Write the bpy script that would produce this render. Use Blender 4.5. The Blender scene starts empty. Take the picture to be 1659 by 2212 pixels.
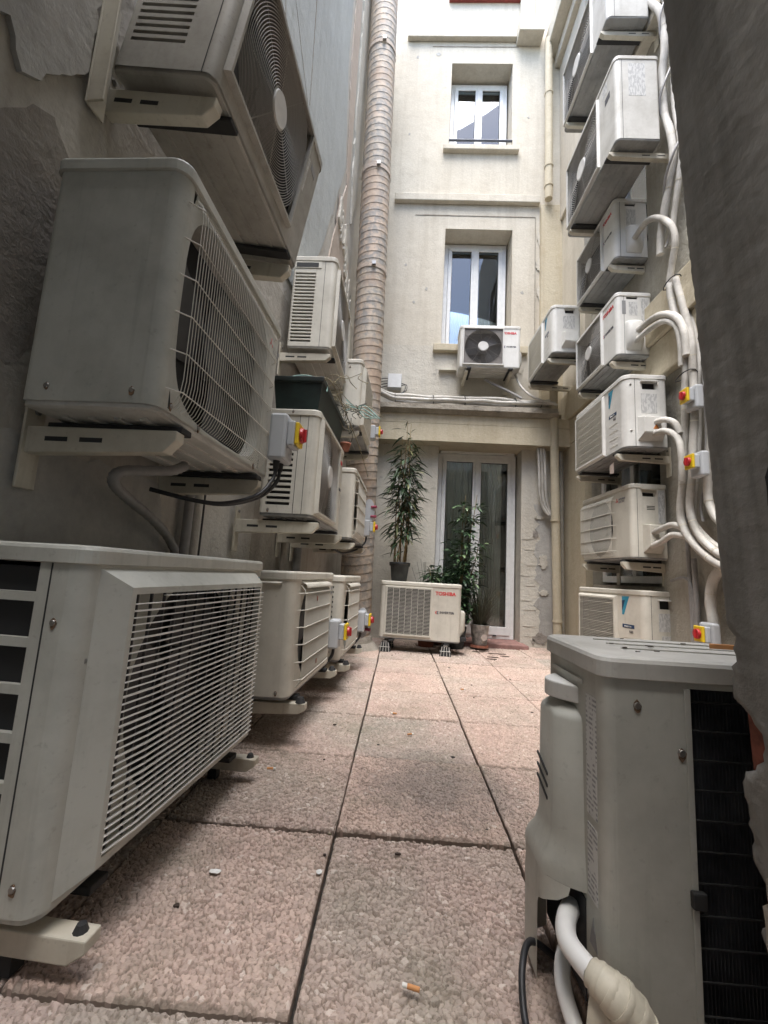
import bpy, bmesh, math, random
import numpy as np
from mathutils import Vector, Matrix
random.seed(7); np.random.seed(7)
R = math.radians
S = bpy.context.scene
COL = S.collection
# ------------------------------------------------------------------ camera
cd = bpy.data.cameras.new('camera'); cam = bpy.data.objects.new('camera', cd); COL.objects.link(cam); S.camera = cam
CAMH = .727; PITCH, YAW, ROLL = R(8.2655), R(-2.351), R(3.280)
fw = Vector((math.sin(YAW)*math.cos(PITCH), math.cos(YAW)*math.cos(PITCH), math.sin(PITCH)))
rt = Vector((math.cos(YAW), -math.sin(YAW), 0)); up = rt.cross(fw)
r2 = rt*math.cos(ROLL)+up*math.sin(ROLL); u2 = up*math.cos(ROLL)-rt*math.sin(ROLL)
cam.matrix_world = Matrix(((r2.x, u2.x, -fw.x, 0), (r2.y, u2.y, -fw.y, 0), (r2.z, u2.z, -fw.z, CAMH), (0, 0, 0, 1)))
cd.sensor_fit = 'VERTICAL'; cd.sensor_height = 36; cd.lens = 930/2212*36; cd.clip_start = .02; cd.clip_end = 500
# ------------------------------------------------------------------ world, sun, exposure
SUN_EL, SUN_AZ = 72, 200     # overcast: broad soft sun high behind the near building
wd = bpy.data.worlds.new('World'); S.world = wd; wd.use_nodes = True
nt = wd.node_tree; bgn = nt.nodes['Background']
sky = nt.nodes.new('ShaderNodeTexSky'); sky.sky_type = 'NISHITA'; sky.sun_disc = False
sky.sun_elevation = R(SUN_EL); sky.sun_rotation = R(SUN_AZ); sky.dust_density = 2; sky.air_density = 1.0; sky.ozone_density = .6
nt.links.new(sky.outputs[0], bgn.inputs[0]); bgn.inputs[1].default_value = .15
sl = bpy.data.lights.new('sun', 'SUN'); so = bpy.data.objects.new('sun', sl); COL.objects.link(so)
sl.energy = 1.5; sl.angle = R(50); sl.color = (1, .99, .975)
sdir = Vector((math.sin(R(SUN_AZ))*math.cos(R(SUN_EL)), math.cos(R(SUN_AZ))*math.cos(R(SUN_EL)), math.sin(R(SUN_EL))))
so.rotation_euler = sdir.to_track_quat('Z', 'Y').to_euler(); so.location = (0, 2, 14)
S.view_settings.view_transform = 'Standard'; S.view_settings.look = 'None'; S.view_settings.gamma = 1
S.view_settings.exposure = 2.5
S.render.engine = 'CYCLES'
S.cycles.max_bounces = 8; S.cycles.diffuse_bounces = 6; S.cycles.transparent_max_bounces = 12

# ------------------------------------------------------------------ materials
MATS = {}
class NT:
    def __init__(s, name):
        m = bpy.data.materials.new(name); m.use_nodes = True; s.m = m; s.t = m.node_tree; s.n = s.t.nodes; s.l = s.t.links
        s.b = s.n['Principled BSDF']; MATS[name] = m
    def new(s, k, **kw):
        n = s.n.new(k)
        for a, v in kw.items():
            if a.startswith('i_'):
                key = a[2:]; key = int(key) if key.isdigit() else key
                n.inputs[key].default_value = v
            else: setattr(n, a, v)
        return n
    def k(s, a, b): s.l.new(a, b)
    def coord(s, kind='Object', scale=(1, 1, 1), rnd=True):
        if kind == 'World': o = s.new('ShaderNodeNewGeometry').outputs['Position']
        else: o = s.new('ShaderNodeTexCoord').outputs[kind]
        mp = s.new('ShaderNodeMapping'); mp.inputs['Scale'].default_value = scale; s.k(o, mp.inputs[0])
        if rnd and kind != 'World':
            oi = s.new('ShaderNodeObjectInfo'); mu = s.new('ShaderNodeMath', operation='MULTIPLY', i_1=37.0)
            s.k(oi.outputs['Random'], mu.inputs[0]); s.k(mu.outputs[0], mp.inputs['Location'])
        return mp.outputs[0]
    def noise(s, co, scale, detail=5, rough=.6):
        n = s.new('ShaderNodeTexNoise', i_Scale=scale, i_Detail=detail, i_Roughness=rough); s.k(co, n.inputs['Vector']); return n.outputs[0]
    def ramp(s, f, a, b, ca=(0, 0, 0, 1), cb=(1, 1, 1, 1)):
        r = s.new('ShaderNodeValToRGB'); r.color_ramp.elements[0].position = a; r.color_ramp.elements[1].position = b
        r.color_ramp.elements[0].color = ca; r.color_ramp.elements[1].color = cb; s.k(f, r.inputs[0]); return r.outputs[0]
    def mix(s, f, a, b, blend='MIX'):
        n = s.new('ShaderNodeMix', data_type='RGBA', blend_type=blend)
        for v, i in ((f, 0), (a, 6), (b, 7)):
            if isinstance(v, (float, int)): n.inputs[i].default_value = v
            elif isinstance(v, tuple): n.inputs[i].default_value = (*v[:3], 1)
            else: s.k(v, n.inputs[i])
        return n.outputs[2]
    def mul(s, f, v):
        n = s.new('ShaderNodeMath', operation='MULTIPLY', i_1=v); s.k(f, n.inputs[0]); return n.outputs[0]
    def bump(s, h, strength=.3, dist=.005):
        b = s.new('ShaderNodeBump', i_Strength=strength, i_Distance=dist); s.k(h, b.inputs['Height']); s.k(b.outputs[0], s.b.inputs['Normal'])
    def done(s, col, rough=.6, metal=0, spec=None):
        if isinstance(col, tuple): s.b.inputs['Base Color'].default_value = (*col[:3], 1)
        else: s.k(col, s.b.inputs['Base Color'])
        if isinstance(rough, (float, int)): s.b.inputs['Roughness'].default_value = rough
        else: s.k(rough, s.b.inputs['Roughness'])
        s.b.inputs['Metallic'].default_value = metal
        if spec is not None: s.b.inputs['Specular IOR Level'].default_value = spec
        return s.m
def simple(name, col, rough=.6, metal=0, var=.12, spec=None, scale=14):
    t = NT(name); c = t.coord('Object'); n = t.noise(c, scale, 4)
    dk = tuple(v*(1-var*2.2) for v in col)
    return t.done(t.mix(t.ramp(n, .35, .65), dk, col), rough, metal, spec)
def casing(name, col, dirt=(.2, .18, .14), amt=.5, rough=.42):
    t = NT(name); c = t.coord('Object')
    cl = t.noise(c, 3.2, 6, .65); st = t.noise(t.coord('Object', (34, 34, 1.6)), 1, 5, .6); fine = t.noise(c, 60, 3, .6)
    m1 = t.mix(t.mul(t.ramp(cl, .42, .8), amt), col, dirt)
    m2 = t.mix(t.mul(t.ramp(st, .56, .82), amt*.5), m1, tuple(v*.8 for v in dirt))
    m3 = t.mix(t.mul(t.ramp(fine, .62, .74), amt*.35), m2, (.12, .1, .08))
    rr = t.ramp(cl, .3, .8, (rough,)*3+(1,), (rough+.3,)*3+(1,))
    t.bump(fine, .06, .002)
    return t.done(m3, rr)
def plaster(name, a, b, stain, dark, scale=1.2, bump=.35, streak=.45, spots=.4):
    t = NT(name); c = t.coord('World')
    big = t.noise(c, scale, 7, .62); mid = t.noise(c, scale*5, 6, .65); fine = t.noise(c, 45, 4, .6)
    st = t.noise(t.coord('World', (9, 9, .55)), 1, 5, .6)
    m = t.mix(t.ramp(big, .38, .62), a, b)
    m = t.mix(t.mul(t.ramp(mid, .5, .78), .4), m, stain)
    m = t.mix(t.mul(t.ramp(st, .47, .70), streak), m, stain)
    sp = t.noise(c, 7.5, 3, .55)
    m = t.mix(t.mul(t.ramp(sp, .69, .76), spots), m, dark)
    m = t.mix(t.mul(t.ramp(fine, .3, .75), .18), m, dark)
    hh = t.new('ShaderNodeMath', operation='MULTIPLY_ADD', i_1=3.5); t.k(mid, hh.inputs[0]); t.k(fine, hh.inputs[2])
    t.bump(hh.outputs[0], bump, .012)
    return t.done(m, .92, 0, .15)

casing('case_cream', (.60, .575, .50)); casing('case_white', (.68, .675, .64), amt=.35); casing('case_grey', (.56, .55, .51), amt=.6)
casing('case_dirty_shaded', (.40, .385, .345), (.12, .11, .09), amt=.8); casing('case_shade', (.475, .475, .425), (.15, .14, .11), amt=.6); casing('bracket_paint', (.56, .53, .44), (.2, .14, .08), .7)  # tilting and near units: overhead shade put into their dirty casing colours
casing('pan_metal', (.30, .30, .29), (.07, .07, .07), .8); casing('wire_paint', (.62, .60, .53), amt=.2); casing('slat_white', (.74, .73, .68), amt=.15); casing('ring_grey', (.40, .385, .355), amt=.3)
casing('pipe_white', (.56, .54, .495), (.16, .14, .11), .85, .6); casing('duct_none', (.5, .5, .5)); casing('iso_grey', (.42, .44, .46), amt=.25, rough=.5)
simple('coil_dark', (.012, .0125, .014), .6); simple('fan_dark', (.055, .056, .06), .45); simple('slot_dark', (.022, .023, .024), .7)
simple('guard_plate', (.15, .135, .12), .6); simple('rubber', (.025, .025, .025), .75); simple('cable_black', (.022, .022, .024), .5)
simple('cable_grey', (.30, .29, .28), .5); simple('yellow', (.72, .50, .02), .4, var=.05); simple('red', (.42, .025, .03), .35, var=.05)
simple('red_print', (.55, .03, .035), .5, var=.03); simple('black_print', (.06, .06, .07), .5, var=.03); simple('blue_print', (.04, .28, .42), .45, var=.05)
simple('navy_print', (.02, .05, .12), .45); simple('grey_print', (.28, .28, .28), .5); simple('orange_print', (.55, .2, .05), .5)
simple('screw', (.32, .31, .29), .35, .8); simple('pvc_white', (.72, .72, .70), .35, var=.05); simple('dark_steel', (.05, .06, .085), .5)
simple('hub_grey', (.62, .61, .58), .5, var=.08); simple('pot_black', (.03, .032, .03), .6, var=.25); simple('soil', (.05, .035, .025), .95)
simple('planter_green', (.014, .032, .028), .5, var=.35, scale=5); simple('cane', (.30, .21, .09), .55, var=.3); simple('terracotta', (.27, .10, .06), .8)
simple('straw', (.35, .31, .2), .8, var=.3); simple('bucket', (.55, .54, .51), .45, .3, var=.3); simple('pink_cap', (.30, .05, .09), .45)
simple('twine', (.32, .52, .47), .7); simple('paper', (.75, .74, .7), .8); simple('filter_orange', (.55, .26, .1), .8); simple('tape_cream', (.56, .52, .42), .55, var=.1, scale=30)
simple('curtain', (.78, .80, .78), .9, var=.1, scale=4); simple('room_dark', (.05, .055, .055), .9); simple('step_red', (.34, .19, .165), .8, var=.2)
simple('room_pale', (.62, .60, .56), .9); simple('fin_metal', (.085, .088, .092), .5, .3, var=.35, scale=8); simple('rust', (.24, .15, .09), .85, var=.3, scale=60); simple('lintel_red', (.25, .05, .04), .7); simple('brick', (.30, .10, .065), .9, var=.3, scale=30); simple('tag_cream', (.65, .55, .48), .8)
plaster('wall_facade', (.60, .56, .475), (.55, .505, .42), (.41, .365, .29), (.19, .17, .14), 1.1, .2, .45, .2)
plaster('wall_white', (.60, .57, .495), (.55, .515, .44), (.42, .40, .35), (.2, .19, .17), 1.6, .3, .3)
plaster('wall_yellow', (.56, .505, .385), (.51, .455, .34), (.38, .31, .21), (.2, .16, .1), 1.5, .25, .4)
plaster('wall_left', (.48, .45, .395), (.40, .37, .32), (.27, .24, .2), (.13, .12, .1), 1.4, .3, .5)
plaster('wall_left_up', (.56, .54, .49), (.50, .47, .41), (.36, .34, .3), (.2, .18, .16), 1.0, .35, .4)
plaster('plaster_blue', (.49, .51, .49), (.43, .445, .43), (.36, .37, .35), (.2, .2, .2), 1.3, .25, .5)
plaster('plaster_pink', (.55, .47, .40), (.50, .42, .35), (.38, .32, .26), (.2, .17, .14), 2, .3, .4)
plaster('plaster_grey', (.47, .455, .42), (.40, .39, .36), (.28, .27, .25), (.15, .14, .13), 3, .2, .4)
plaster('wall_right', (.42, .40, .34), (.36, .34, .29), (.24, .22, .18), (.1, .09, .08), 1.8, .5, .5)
plaster('cement_bare', (.34, .31, .275), (.27, .245, .21), (.2, .17, .15), (.1, .09, .08), 4, .4, .3)
plaster('jamb_plaster', (.37, .36, .335), (.29, .28, .26), (.16, .155, .14), (.09, .085, .08), 2.4, .12, .9)
plaster('ledge_stone', (.42, .38, .32), (.34, .31, .26), (.2, .18, .15), (.09, .08, .07), 4, .5, .5)
def m_duct():
    t = NT('duct_metal'); c = t.coord('World'); n = t.noise(c, 2.2, 8, .7); n2 = t.noise(c, 14, 6, .7); g = t.noise(c, 1.1, 3)
    m = t.mix(t.ramp(g, .42, .6), (.47, .37, .285), (.42, .37, .30)); m = t.mix(t.mul(t.ramp(n2, .42, .56), .8), m, (.22, .22, .21))
    m = t.mix(t.mul(t.ramp(n, .50, .64), .6), m, (.39, .26, .17)); t.bump(n2, .25, .004); t.done(m, .7, .1)
m_duct()
def m_print():
    t = NT('label_print'); c = t.coord('Object', (1, 1, 1)); w = t.noise(t.coord('Object', (90, 90, 30)), 1, 2, .5)
    wv = t.new('ShaderNodeTexWave', bands_direction='Z', i_Scale=38.0, i_Distortion=0.0); t.k(t.coord('Object', (1, 1, 1)), wv.inputs[0])
    f = t.new('ShaderNodeMath', operation='MULTIPLY'); t.k(t.ramp(wv.outputs[0], .45, .55), f.inputs[0]); t.k(t.ramp(w, .47, .53), f.inputs[1])
    t.done(t.mix(t.mul(f.outputs[0], .75), (.56, .56, .54), (.16, .16, .17)), .5)
m_print()
def m_fins():
    t = NT('coil_fins'); wv = t.new('ShaderNodeTexWave', bands_direction='X', i_Scale=90.0); t.k(t.coord('Object'), wv.inputs[0])
    n = t.noise(t.coord('Object', (3, 3, 14)), 4, 6)
    t.done(t.mix(t.ramp(n, .45, .65), t.mix(wv.outputs[0], (.02, .02, .022), (.05, .052, .055)), (.10, .10, .105)), .55, .2)
m_fins()
def m_glass():
    t = NT('window_glass'); t.n.remove(t.b); out = t.n['Material Output']
    tr = t.new('ShaderNodeBsdfTransparent'); tr.inputs[0].default_value = (.93, .96, .95, 1)
    gl = t.new('ShaderNodeBsdfGlossy', i_Roughness=.012); gl.inputs[0].default_value = (.95, .98, 1, 1)
    fr = t.new('ShaderNodeFresnel', i_IOR=1.8); mx = t.new('ShaderNodeMixShader'); t.k(fr.outputs[0], mx.inputs[0])
    t.k(tr.outputs[0], mx.inputs[1]); t.k(gl.outputs[0], mx.inputs[2]); t.k(mx.outputs[0], out.inputs[0])
m_glass()
def m_leaf(name, a, b, c3):
    t = NT(name); at = t.new('ShaderNodeAttribute', attribute_name='leafv'); f = at.outputs['Fac']
    m = t.mix(t.ramp(f, .1, .7), a, b); m = t.mix(t.ramp(f, .85, .95), m, c3)
    t.done(m, .42); t.b.inputs['Subsurface Weight'].default_value = 0
m_leaf('leaf_bamboo', (.022, .045, .02), (.05, .09, .04), (.16, .17, .07)); m_leaf('leaf_shrub', (.02, .045, .022), (.06, .12, .05), (.17, .25, .12)); m_leaf('leaf_dry', (.04, .045, .03), (.09, .09, .055), (.2, .17, .1))
def m_paving():
    t = NT('pebble_paving'); c = t.coord('World')
    st = t.new('ShaderNodeAttribute', attribute_name='stone').outputs['Fac']; ed = t.new('ShaderNodeAttribute', attribute_name='edge').outputs['Fac']
    oi = t.new('ShaderNodeObjectInfo').outputs['Random']
    pink = t.mix(oi, (.53, .405, .35), (.47, .375, .32)); grey = t.mix(oi, (.40, .355, .30), (.50, .41, .35))
    big = t.noise(c, 1.7, 4); base = t.mix(t.ramp(big, .40, .60), pink, grey)
    s2 = t.mix(t.ramp(st, .05, .95), tuple((.86,)*3), tuple((1.1,)*3)); col = t.mix(1.0, base, s2, 'MULTIPLY'); col = t.mix(1.0, col, t.ramp(oi, .0, 1.0, (.80, .84, .85, 1), (1.08, 1.02, 1.0, 1)), 'MULTIPLY')
    col = t.mix(t.mul(t.ramp(st, .93, .97), .5), col, (.62, .56, .5))
    col = t.mix(t.mul(t.ramp(ed, .04, .2, (1, 1, 1, 1), (0, 0, 0, 1)), .7), col, (.21, .165, .13))
    moss = t.noise(c, 3.1, 6, .65); col = t.mix(t.mul(t.ramp(moss, .50, .70), .5), col, (.19, .18, .13))
    # old dark stain on the second row of slabs
    sub = t.new('ShaderNodeVectorMath', operation='DISTANCE'); t.k(c, sub.inputs[0]); sub.inputs[1].default_value = (.17, 1.66, 0)
    nn = t.noise(c, 9, 5); ad = t.new('ShaderNodeMath', operation='MULTIPLY_ADD', i_1=.32); t.k(nn, ad.inputs[0]); t.k(sub.outputs['Value'], ad.inputs[2])
    col = t.mix(t.mul(t.ramp(ad.outputs[0], .26, .52, (1, 1, 1, 1), (0, 0, 0, 1)), .62), col, (.11, .105, .10))
    fine = t.noise(c, 160, 4); t.bump(fine, .35, .002); t.done(col, .85, 0, .2)
m_paving()
simple('sand_joint', (.055, .047, .036), .95, var=.3, scale=30)

# ------------------------------------------------------------------ mesh helpers
class MB:
    def __init__(s): s.v = []; s.f = []; s.sm = []
    def add(s, vs, fs, smooth=False):
        o = len(s.v); s.v += [tuple(p) for p in vs]; s.f += [tuple(i+o for i in f) for f in fs]; s.sm += [smooth]*len(fs); return s
    def box(s, x0, x1, y0, y1, z0, z1):
        v = [(x0, y0, z0), (x1, y0, z0), (x1, y1, z0), (x0, y1, z0), (x0, y0, z1), (x1, y0, z1), (x1, y1, z1), (x0, y1, z1)]
        return s.add(v, [(0, 3, 2, 1), (4, 5, 6, 7), (0, 1, 5, 4), (1, 2, 6, 5), (2, 3, 7, 6), (3, 0, 4, 7)])
    def prism(s, poly, fn, a, b):     # poly of (u,v), fn(u,v,t)->xyz, between t=a and t=b
        n = len(poly); v = [fn(u, w, a) for u, w in poly]+[fn(u, w, b) for u, w in poly]
        return s.add(v, [tuple(range(n))[::-1], tuple(range(n, 2*n))]+[(i, (i+1) % n, n+(i+1) % n, n+i) for i in range(n)])
    def loops(s, L, close=True, cap0=True, cap1=True, smooth=False):   # skin a list of equal loops
        n = len(L[0]); v = [p for l in L for p in l]; f = []
        for j in range(len(L)-1):
            for i in range(n if close else n-1):
                a, b = j*n+i, j*n+(i+1) % n; f.append((a, b, b+n, a+n))
        s.add(v, f, smooth)
        if cap0: s.add(L[0], [tuple(range(n))[::-1]])
        if cap1: s.add(L[-1], [tuple(range(n))])
        return s
    def tube(s, pts, r, n=8, cap=True, radii=None):
        pts = [Vector(p) for p in pts]; L = []; prev = None
        for i, p in enumerate(pts):
            t = (pts[min(i+1, len(pts)-1)]-pts[max(i-1, 0)]).normalized()
            if prev is None:
                a = Vector((0, 0, 1)) if abs(t.z) < .9 else Vector((1, 0, 0)); u = t.cross(a).normalized()
            else: u = (prev-t*prev.dot(t)).normalized()
            prev = u; w = t.cross(u); rr = radii[i] if radii else r
            L.append([tuple(p+(u*math.cos(k*2*math.pi/n)+w*math.sin(k*2*math.pi/n))*rr) for k in range(n)])
        return s.loops(L, True, cap, cap, True)
    def disc(s, c, ax, r, r2=None, h=.01, n=20, smooth=False):  # frustum from c along ax
        c = Vector(c); ax = Vector(ax).normalized(); a = Vector((0, 0, 1)) if abs(ax.z) < .9 else Vector((1, 0, 0)); u = ax.cross(a).normalized(); w = ax.cross(u)
        r2 = r if r2 is None else r2
        L = [[tuple(c+ax*hh+(u*math.cos(k*2*math.pi/n)+w*math.sin(k*2*math.pi/n))*rr) for k in range(n)] for hh, rr in ((0, r), (h, r2))]
        return s.loops(L, True, True, True, smooth)
    def grid_wall(s, fn, u0, u1, v0, v1, holes=(), depth=0):   # fn(u,v,t); rectangular holes with rims of given depth
        us = sorted(set([u0, u1]+[x for h in holes for x in h[:2]])); vs = sorted(set([v0, v1]+[x for h in holes for x in h[2:4]]))
        for i in range(len(us)-1):
            for j in range(len(vs)-1):
                cu, cv = (us[i]+us[i+1])/2, (vs[j]+vs[j+1])/2
                if any(h[0] < cu < h[1] and h[2] < cv < h[3] for h in holes): continue
                s.add([fn(us[i], vs[j], 0), fn(us[i+1], vs[j], 0), fn(us[i+1], vs[j+1], 0), fn(us[i], vs[j+1], 0)], [(0, 1, 2, 3)])
        if depth:
            for h in holes:
                p = [(h[0], h[2]), (h[1], h[2]), (h[1], h[3]), (h[0], h[3])]
                for i in range(4):
                    a, b = p[i], p[(i+1) % 4]; s.add([fn(*a, 0), fn(*b, 0), fn(*b, depth), fn(*a, depth)], [(0, 1, 2, 3)])
        return s
    def build(s, name, mat, parent=None, bevel=0, kind=None, attrs=None):
        me = bpy.data.meshes.new(name); me.from_pydata(s.v, [], s.f); me.update()
        me.polygons.foreach_set('use_smooth', s.sm)
        o = bpy.data.objects.new(name, me); COL.objects.link(o); me.materials.append(MATS[mat])
        if bevel:
            bm = bmesh.new(); bm.from_mesh(me); bmesh.ops.remove_doubles(bm, verts=bm.verts, dist=1e-5); bm.to_mesh(me); bm.free()
            b = o.modifiers.new('bevel', 'BEVEL'); b.width = bevel; b.segments = 2; b.limit_method = 'ANGLE'; b.angle_limit = R(40)
        if attrs:
            for k, vals in attrs.items():
                a = me.attributes.new(k, 'FLOAT', 'POINT'); a.data.foreach_set('value', vals)
        if parent is not None: o.parent = parent
        if kind: o['kind'] = kind
        return o
def tag(o, label, cat, group=None):
    o['label'] = label; o['category'] = cat
    if group: o['group'] = group
    return o
def empty(name, loc=(0, 0, 0), rot=(0, 0, 0)):
    o = bpy.data.objects.new(name, None); COL.objects.link(o); o.location = loc; o.rotation_euler = rot; o.empty_display_size = .1; return o
def thing(name, label, cat, loc=(0, 0, 0), rot=(0, 0, 0), group=None): return tag(empty(name, loc, rot), label, cat, group)
def spline(pts, sub=6):
    P = [Vector(p) for p in pts]; out = []
    for i in range(len(P)-1):
        a, b, c, d = P[max(i-1, 0)], P[i], P[i+1], P[min(i+2, len(P)-1)]
        for k in range(sub):
            t = k/sub; out.append(.5*((2*b)+(-a+c)*t+(2*a-5*b+4*c-d)*t*t+(-a+3*b-3*c+d)*t**3))
    out.append(P[-1]); return out
def lettering(name, txt, size, mat, parent, loc, rot, bold=0, sx=1, extr=.0006):
    cu = bpy.data.curves.new(name, 'FONT'); cu.body = txt; cu.size = size; cu.offset = bold; cu.extrude = extr; cu.resolution_u = 3
    o = bpy.data.objects.new(name, cu); COL.objects.link(o)
    me = bpy.data.meshes.new_from_object(o.evaluated_get(bpy.context.evaluated_depsgraph_get())); bpy.data.objects.remove(o)
    m = bpy.data.objects.new(name, me); COL.objects.link(m); me.materials.clear(); me.materials.append(MATS[mat]); m.parent = parent; m.location = loc; m.rotation_euler = rot; m.scale = (sx, 1, 1); return m
def rrect(w, d, rc, off=0, seg=5, rb=None):
    rb = rc if rb is None else rb; out = []
    for cx, cy, r, a0 in ((rc, rc, rc, 180), (w-rc, rc, rc, 270), (w-rb, d-rb, rb, 0), (rb, d-rb, rb, 90)):
        for k in range(seg+1):
            a = R(a0+90*k/seg); out.append((cx+(r+off)*math.cos(a), cy+(r+off)*math.sin(a)))
    return out

# ------------------------------------------------------------------ outdoor unit builder
# local frame: x left to right seen from the front, front face at y=0 looking to -y, back at y=d, z up
def ac_unit(label, w, h, d, loc, rz, rx=0, ry=0, case='case_cream', front='spiral', left=None, right=None, group=None, name='air_conditioner', pan='pan_metal', **kw):
    root = thing(name, label, 'air conditioner', loc, (rx, ry, rz), group)
    rc = kw.get('rc', .035); zb, zt = .014, h-.03
    s = min(h*.46, w*.335); cx, cz = kw.get('cx', rc+.012+s), kw.get('cz', (h-.02)*.5); Rf = s*.95
    b = MB()
    F = lambda u, v, t: (u, t, v)
    rect = front in ('mesh', 'louvre', 'spiral')
    if front == 'wire' and 's' in kw: s = kw['s']; Rf = s*.97
    if rect:
        q_ = s*1.02
        g_ = kw.get('frame', (cx-q_, cx+q_, max(cz-q_, .025), min(cz+q_, zt-.004))) if front == 'spiral' else kw.get('grille', (rc+.005, cx+s*1.08, .03, zt-.012)); kw['grille'] = g_; kw['frame'] = g_; cx, cz = (g_[0]+g_[1])/2, (g_[2]+g_[3])/2; Rf = min(g_[1]-g_[0], g_[3]-g_[2])*.45
    hole = (cx-Rf*1.02, cx+Rf*1.02, max(cz-Rf*1.02, zb+.01), min(cz+Rf*1.02, zt-.005))
    n = 48; ring = [(cx+Rf*math.cos(k*2*math.pi/n), cz+Rf*math.sin(k*2*math.pi/n)) for k in range(n)]
    if 'squircle' in kw:
        hx, hz = kw['squircle']; pw = lambda v: math.copysign(abs(v)**.5, v); ring = [(cx+hx*pw(math.cos(k*2*math.pi/n)), cz+hz*pw(math.sin(k*2*math.pi/n))) for k in range(n)]
    if 'squircle' in kw: hx, hz = kw['squircle']; hole = (cx-hx*1.02, cx+hx*1.02, cz-hz*1.02, min(cz+hz*1.02, zt-.004))
    if rect: hole = (g_[0]+.012, g_[1]-.012, g_[2]+.012, min(g_[3]-.012, zt-.005))
    b.grid_wall(F, min(rc, hole[0]-.001), w-rc, zb, zt, [hole], .01)
    def sq(k):
        a = k*2*math.pi/n; c_, s_ = math.cos(a), math.sin(a); m = 1/max(abs(c_)/((hole[1]-hole[0])/2), abs(s_)/((hole[3]-hole[2])/2)); return (min(max(cx+c_*m, hole[0]), hole[1]), min(max(cz+s_*m, hole[2]), hole[3]))
    SQ = [sq(k) for k in range(n)]
    if not rect: b.loops([[(x, .001, z) for x, z in SQ], [(x, .004, z) for x, z in ring], [(x, .05, z) for x, z in ring]], True, False, False)
    lh = kw.get('left_holes', []); rh = kw.get('right_holes', []); bh = kw.get('back_holes', [])
    b.grid_wall(lambda u, v, t: (t, u, v), rc, d-.02, zb, zt, lh, .012)
    b.grid_wall(lambda u, v, t: (w-t, u, v), rc, d-.02, zb, zt, rh, .02)
    b.grid_wall(lambda u, v, t: (u, d-t, v), .02, w-.02, zb, zt, bh, .02)
    for cx_, cy_, r_, a0 in ((rc, rc, rc, 180), (w-rc, rc, rc, 270), (w-.02, d-.02, .02, 0), (.02, d-.02, .02, 90)):
        arc = [(cx_+r_*math.cos(R(a0+90*k/6)), cy_+r_*math.sin(R(a0+90*k/6))) for k in range(7)]
        b.loops([[(x, y, z) for x, y in arc] for z in (zb, zt)], False, False, False, True)
    b.build('casing', case, root)
    lid = MB(); o_ = kw.get('lid_off', .006); L = []
    for z, of in ((h-.036, o_-.004), (h-.034, o_), (h-.009, o_), (h-.003, o_-.003), (h, o_-.011)): L.append([(x, y, z) for x, y in rrect(w, d, rc, of, 5, .02)])
    lid.loops(L, True, True, True, False)
    lid.build('lid', kw.get('lid_mat', case), root)
    pn = MB(); pn.loops([[(x, y, z) for x, y in rrect(w, d, rc, of, 5, .02)] for z, of in ((0, -.012), (.004, -.004), (.022, -.003))], True, True, True)
    for k in range(4): y = d*(.2+.2*k); pn.box(w*.08, w*.92, y-.008, y+.008, -.006, .001)
    for k in range(3): pn.disc((w*(.3+.2*k), d*.5, -.0015), (0, 0, 1), .012, h=.001, n=10)
    pn.build('base_pan', pan, root)
    for fx in (.16, .84):
        MB().box(w*fx-.025, w*fx+.025, -.012, d+.012, -.022, -.0055).build('foot', 'rubber', root, .003)
    # inside: coil block and fan
    inn = MB(); inn.box(.014, w-.014, .10, d-.022, .03, h-.045); inn.box(.014, .022, .045, .1, .03, h-.045)
    inn.build('coil', 'coil_fins' if bh else 'coil_dark', root)
    fan = MB(); fan.disc((cx, .055, cz), (0, 1, 0), Rf*.27, Rf*.27, .04, 16)
    for k in range(3):
        a0 = k*2*math.pi/3+.4; pv = []
        for i in range(5):
            rr = Rf*(.22+.72*i/4)
            for j in range(4): a = a0+(j/3)*(1.5-.15*i); pv.append((cx+rr*math.cos(a), .06+.028*j/3, cz+rr*math.sin(a)))
        fan.add(pv, [(i*4+j, i*4+j+1, i*4+j+5, i*4+j+4) for i in range(4) for j in range(3)], True)
    fan.build('fan', 'fan_dark', root)
    # front guard
    if front == 'spiral':
        q = s*1.02; x0, x1, z0, z1 = kw.get('frame', (cx-q, cx+q, max(cz-q, .025), min(cz+q, zt-.004))); t_ = .022; fr = MB(); e = .016
        fr.add([(x0, 0, z0), (x1, 0, z0), (x1, 0, z1), (x0, 0, z1)]+[(x0+.006, -t_, z0+.006), (x1-.006, -t_, z0+.006), (x1-.006, -t_, z1-.006), (x0+.006, -t_, z1-.006)]
               + [(x0+e, -t_, z0+e), (x1-e, -t_, z0+e), (x1-e, -t_, z1-e), (x0+e, -t_, z1-e)]+[(x0+e, -.004, z0+e), (x1-e, -.004, z0+e), (x1-e, -.004, z1-e), (x0+e, -.004, z1-e)],
               [(a+i, a+(i+1) % 4, a+4+(i+1) % 4, a+4+i) for a in (0, 4, 8) for i in range(4)])
        fr.build('guard_frame', case, root)
        ix0, ix1, iz0, iz1 = x0+e, x1-e, z0+e, z1-e; half = min(ix1-ix0, iz1-iz0)/2
        kk = kw.get('rings', 22); rmax = half*(1.36 if kw.get('corner_rings', True) else .96); rings = []
        if not kw.get('corner_rings', True):
            pl = MB(); nn = 48; hr = half*.97
            sqo = []; ro = []
            for k in range(nn):
                a = k*2*math.pi/nn; c_, s_ = math.cos(a), math.sin(a); m = 1/max(abs(c_)/((ix1-ix0)/2), abs(s_)/((iz1-iz0)/2)); sqo.append(((ix0+ix1)/2+c_*m, -.008, (iz0+iz1)/2+s_*m)); ro.append((cx+hr*c_, -.008, cz+hr*s_))
            pl.loops([sqo, ro, [(x, .0, z) for x, y, z in ro]], True, False, False); pl.build('guard_plate', 'guard_plate', root)
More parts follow.
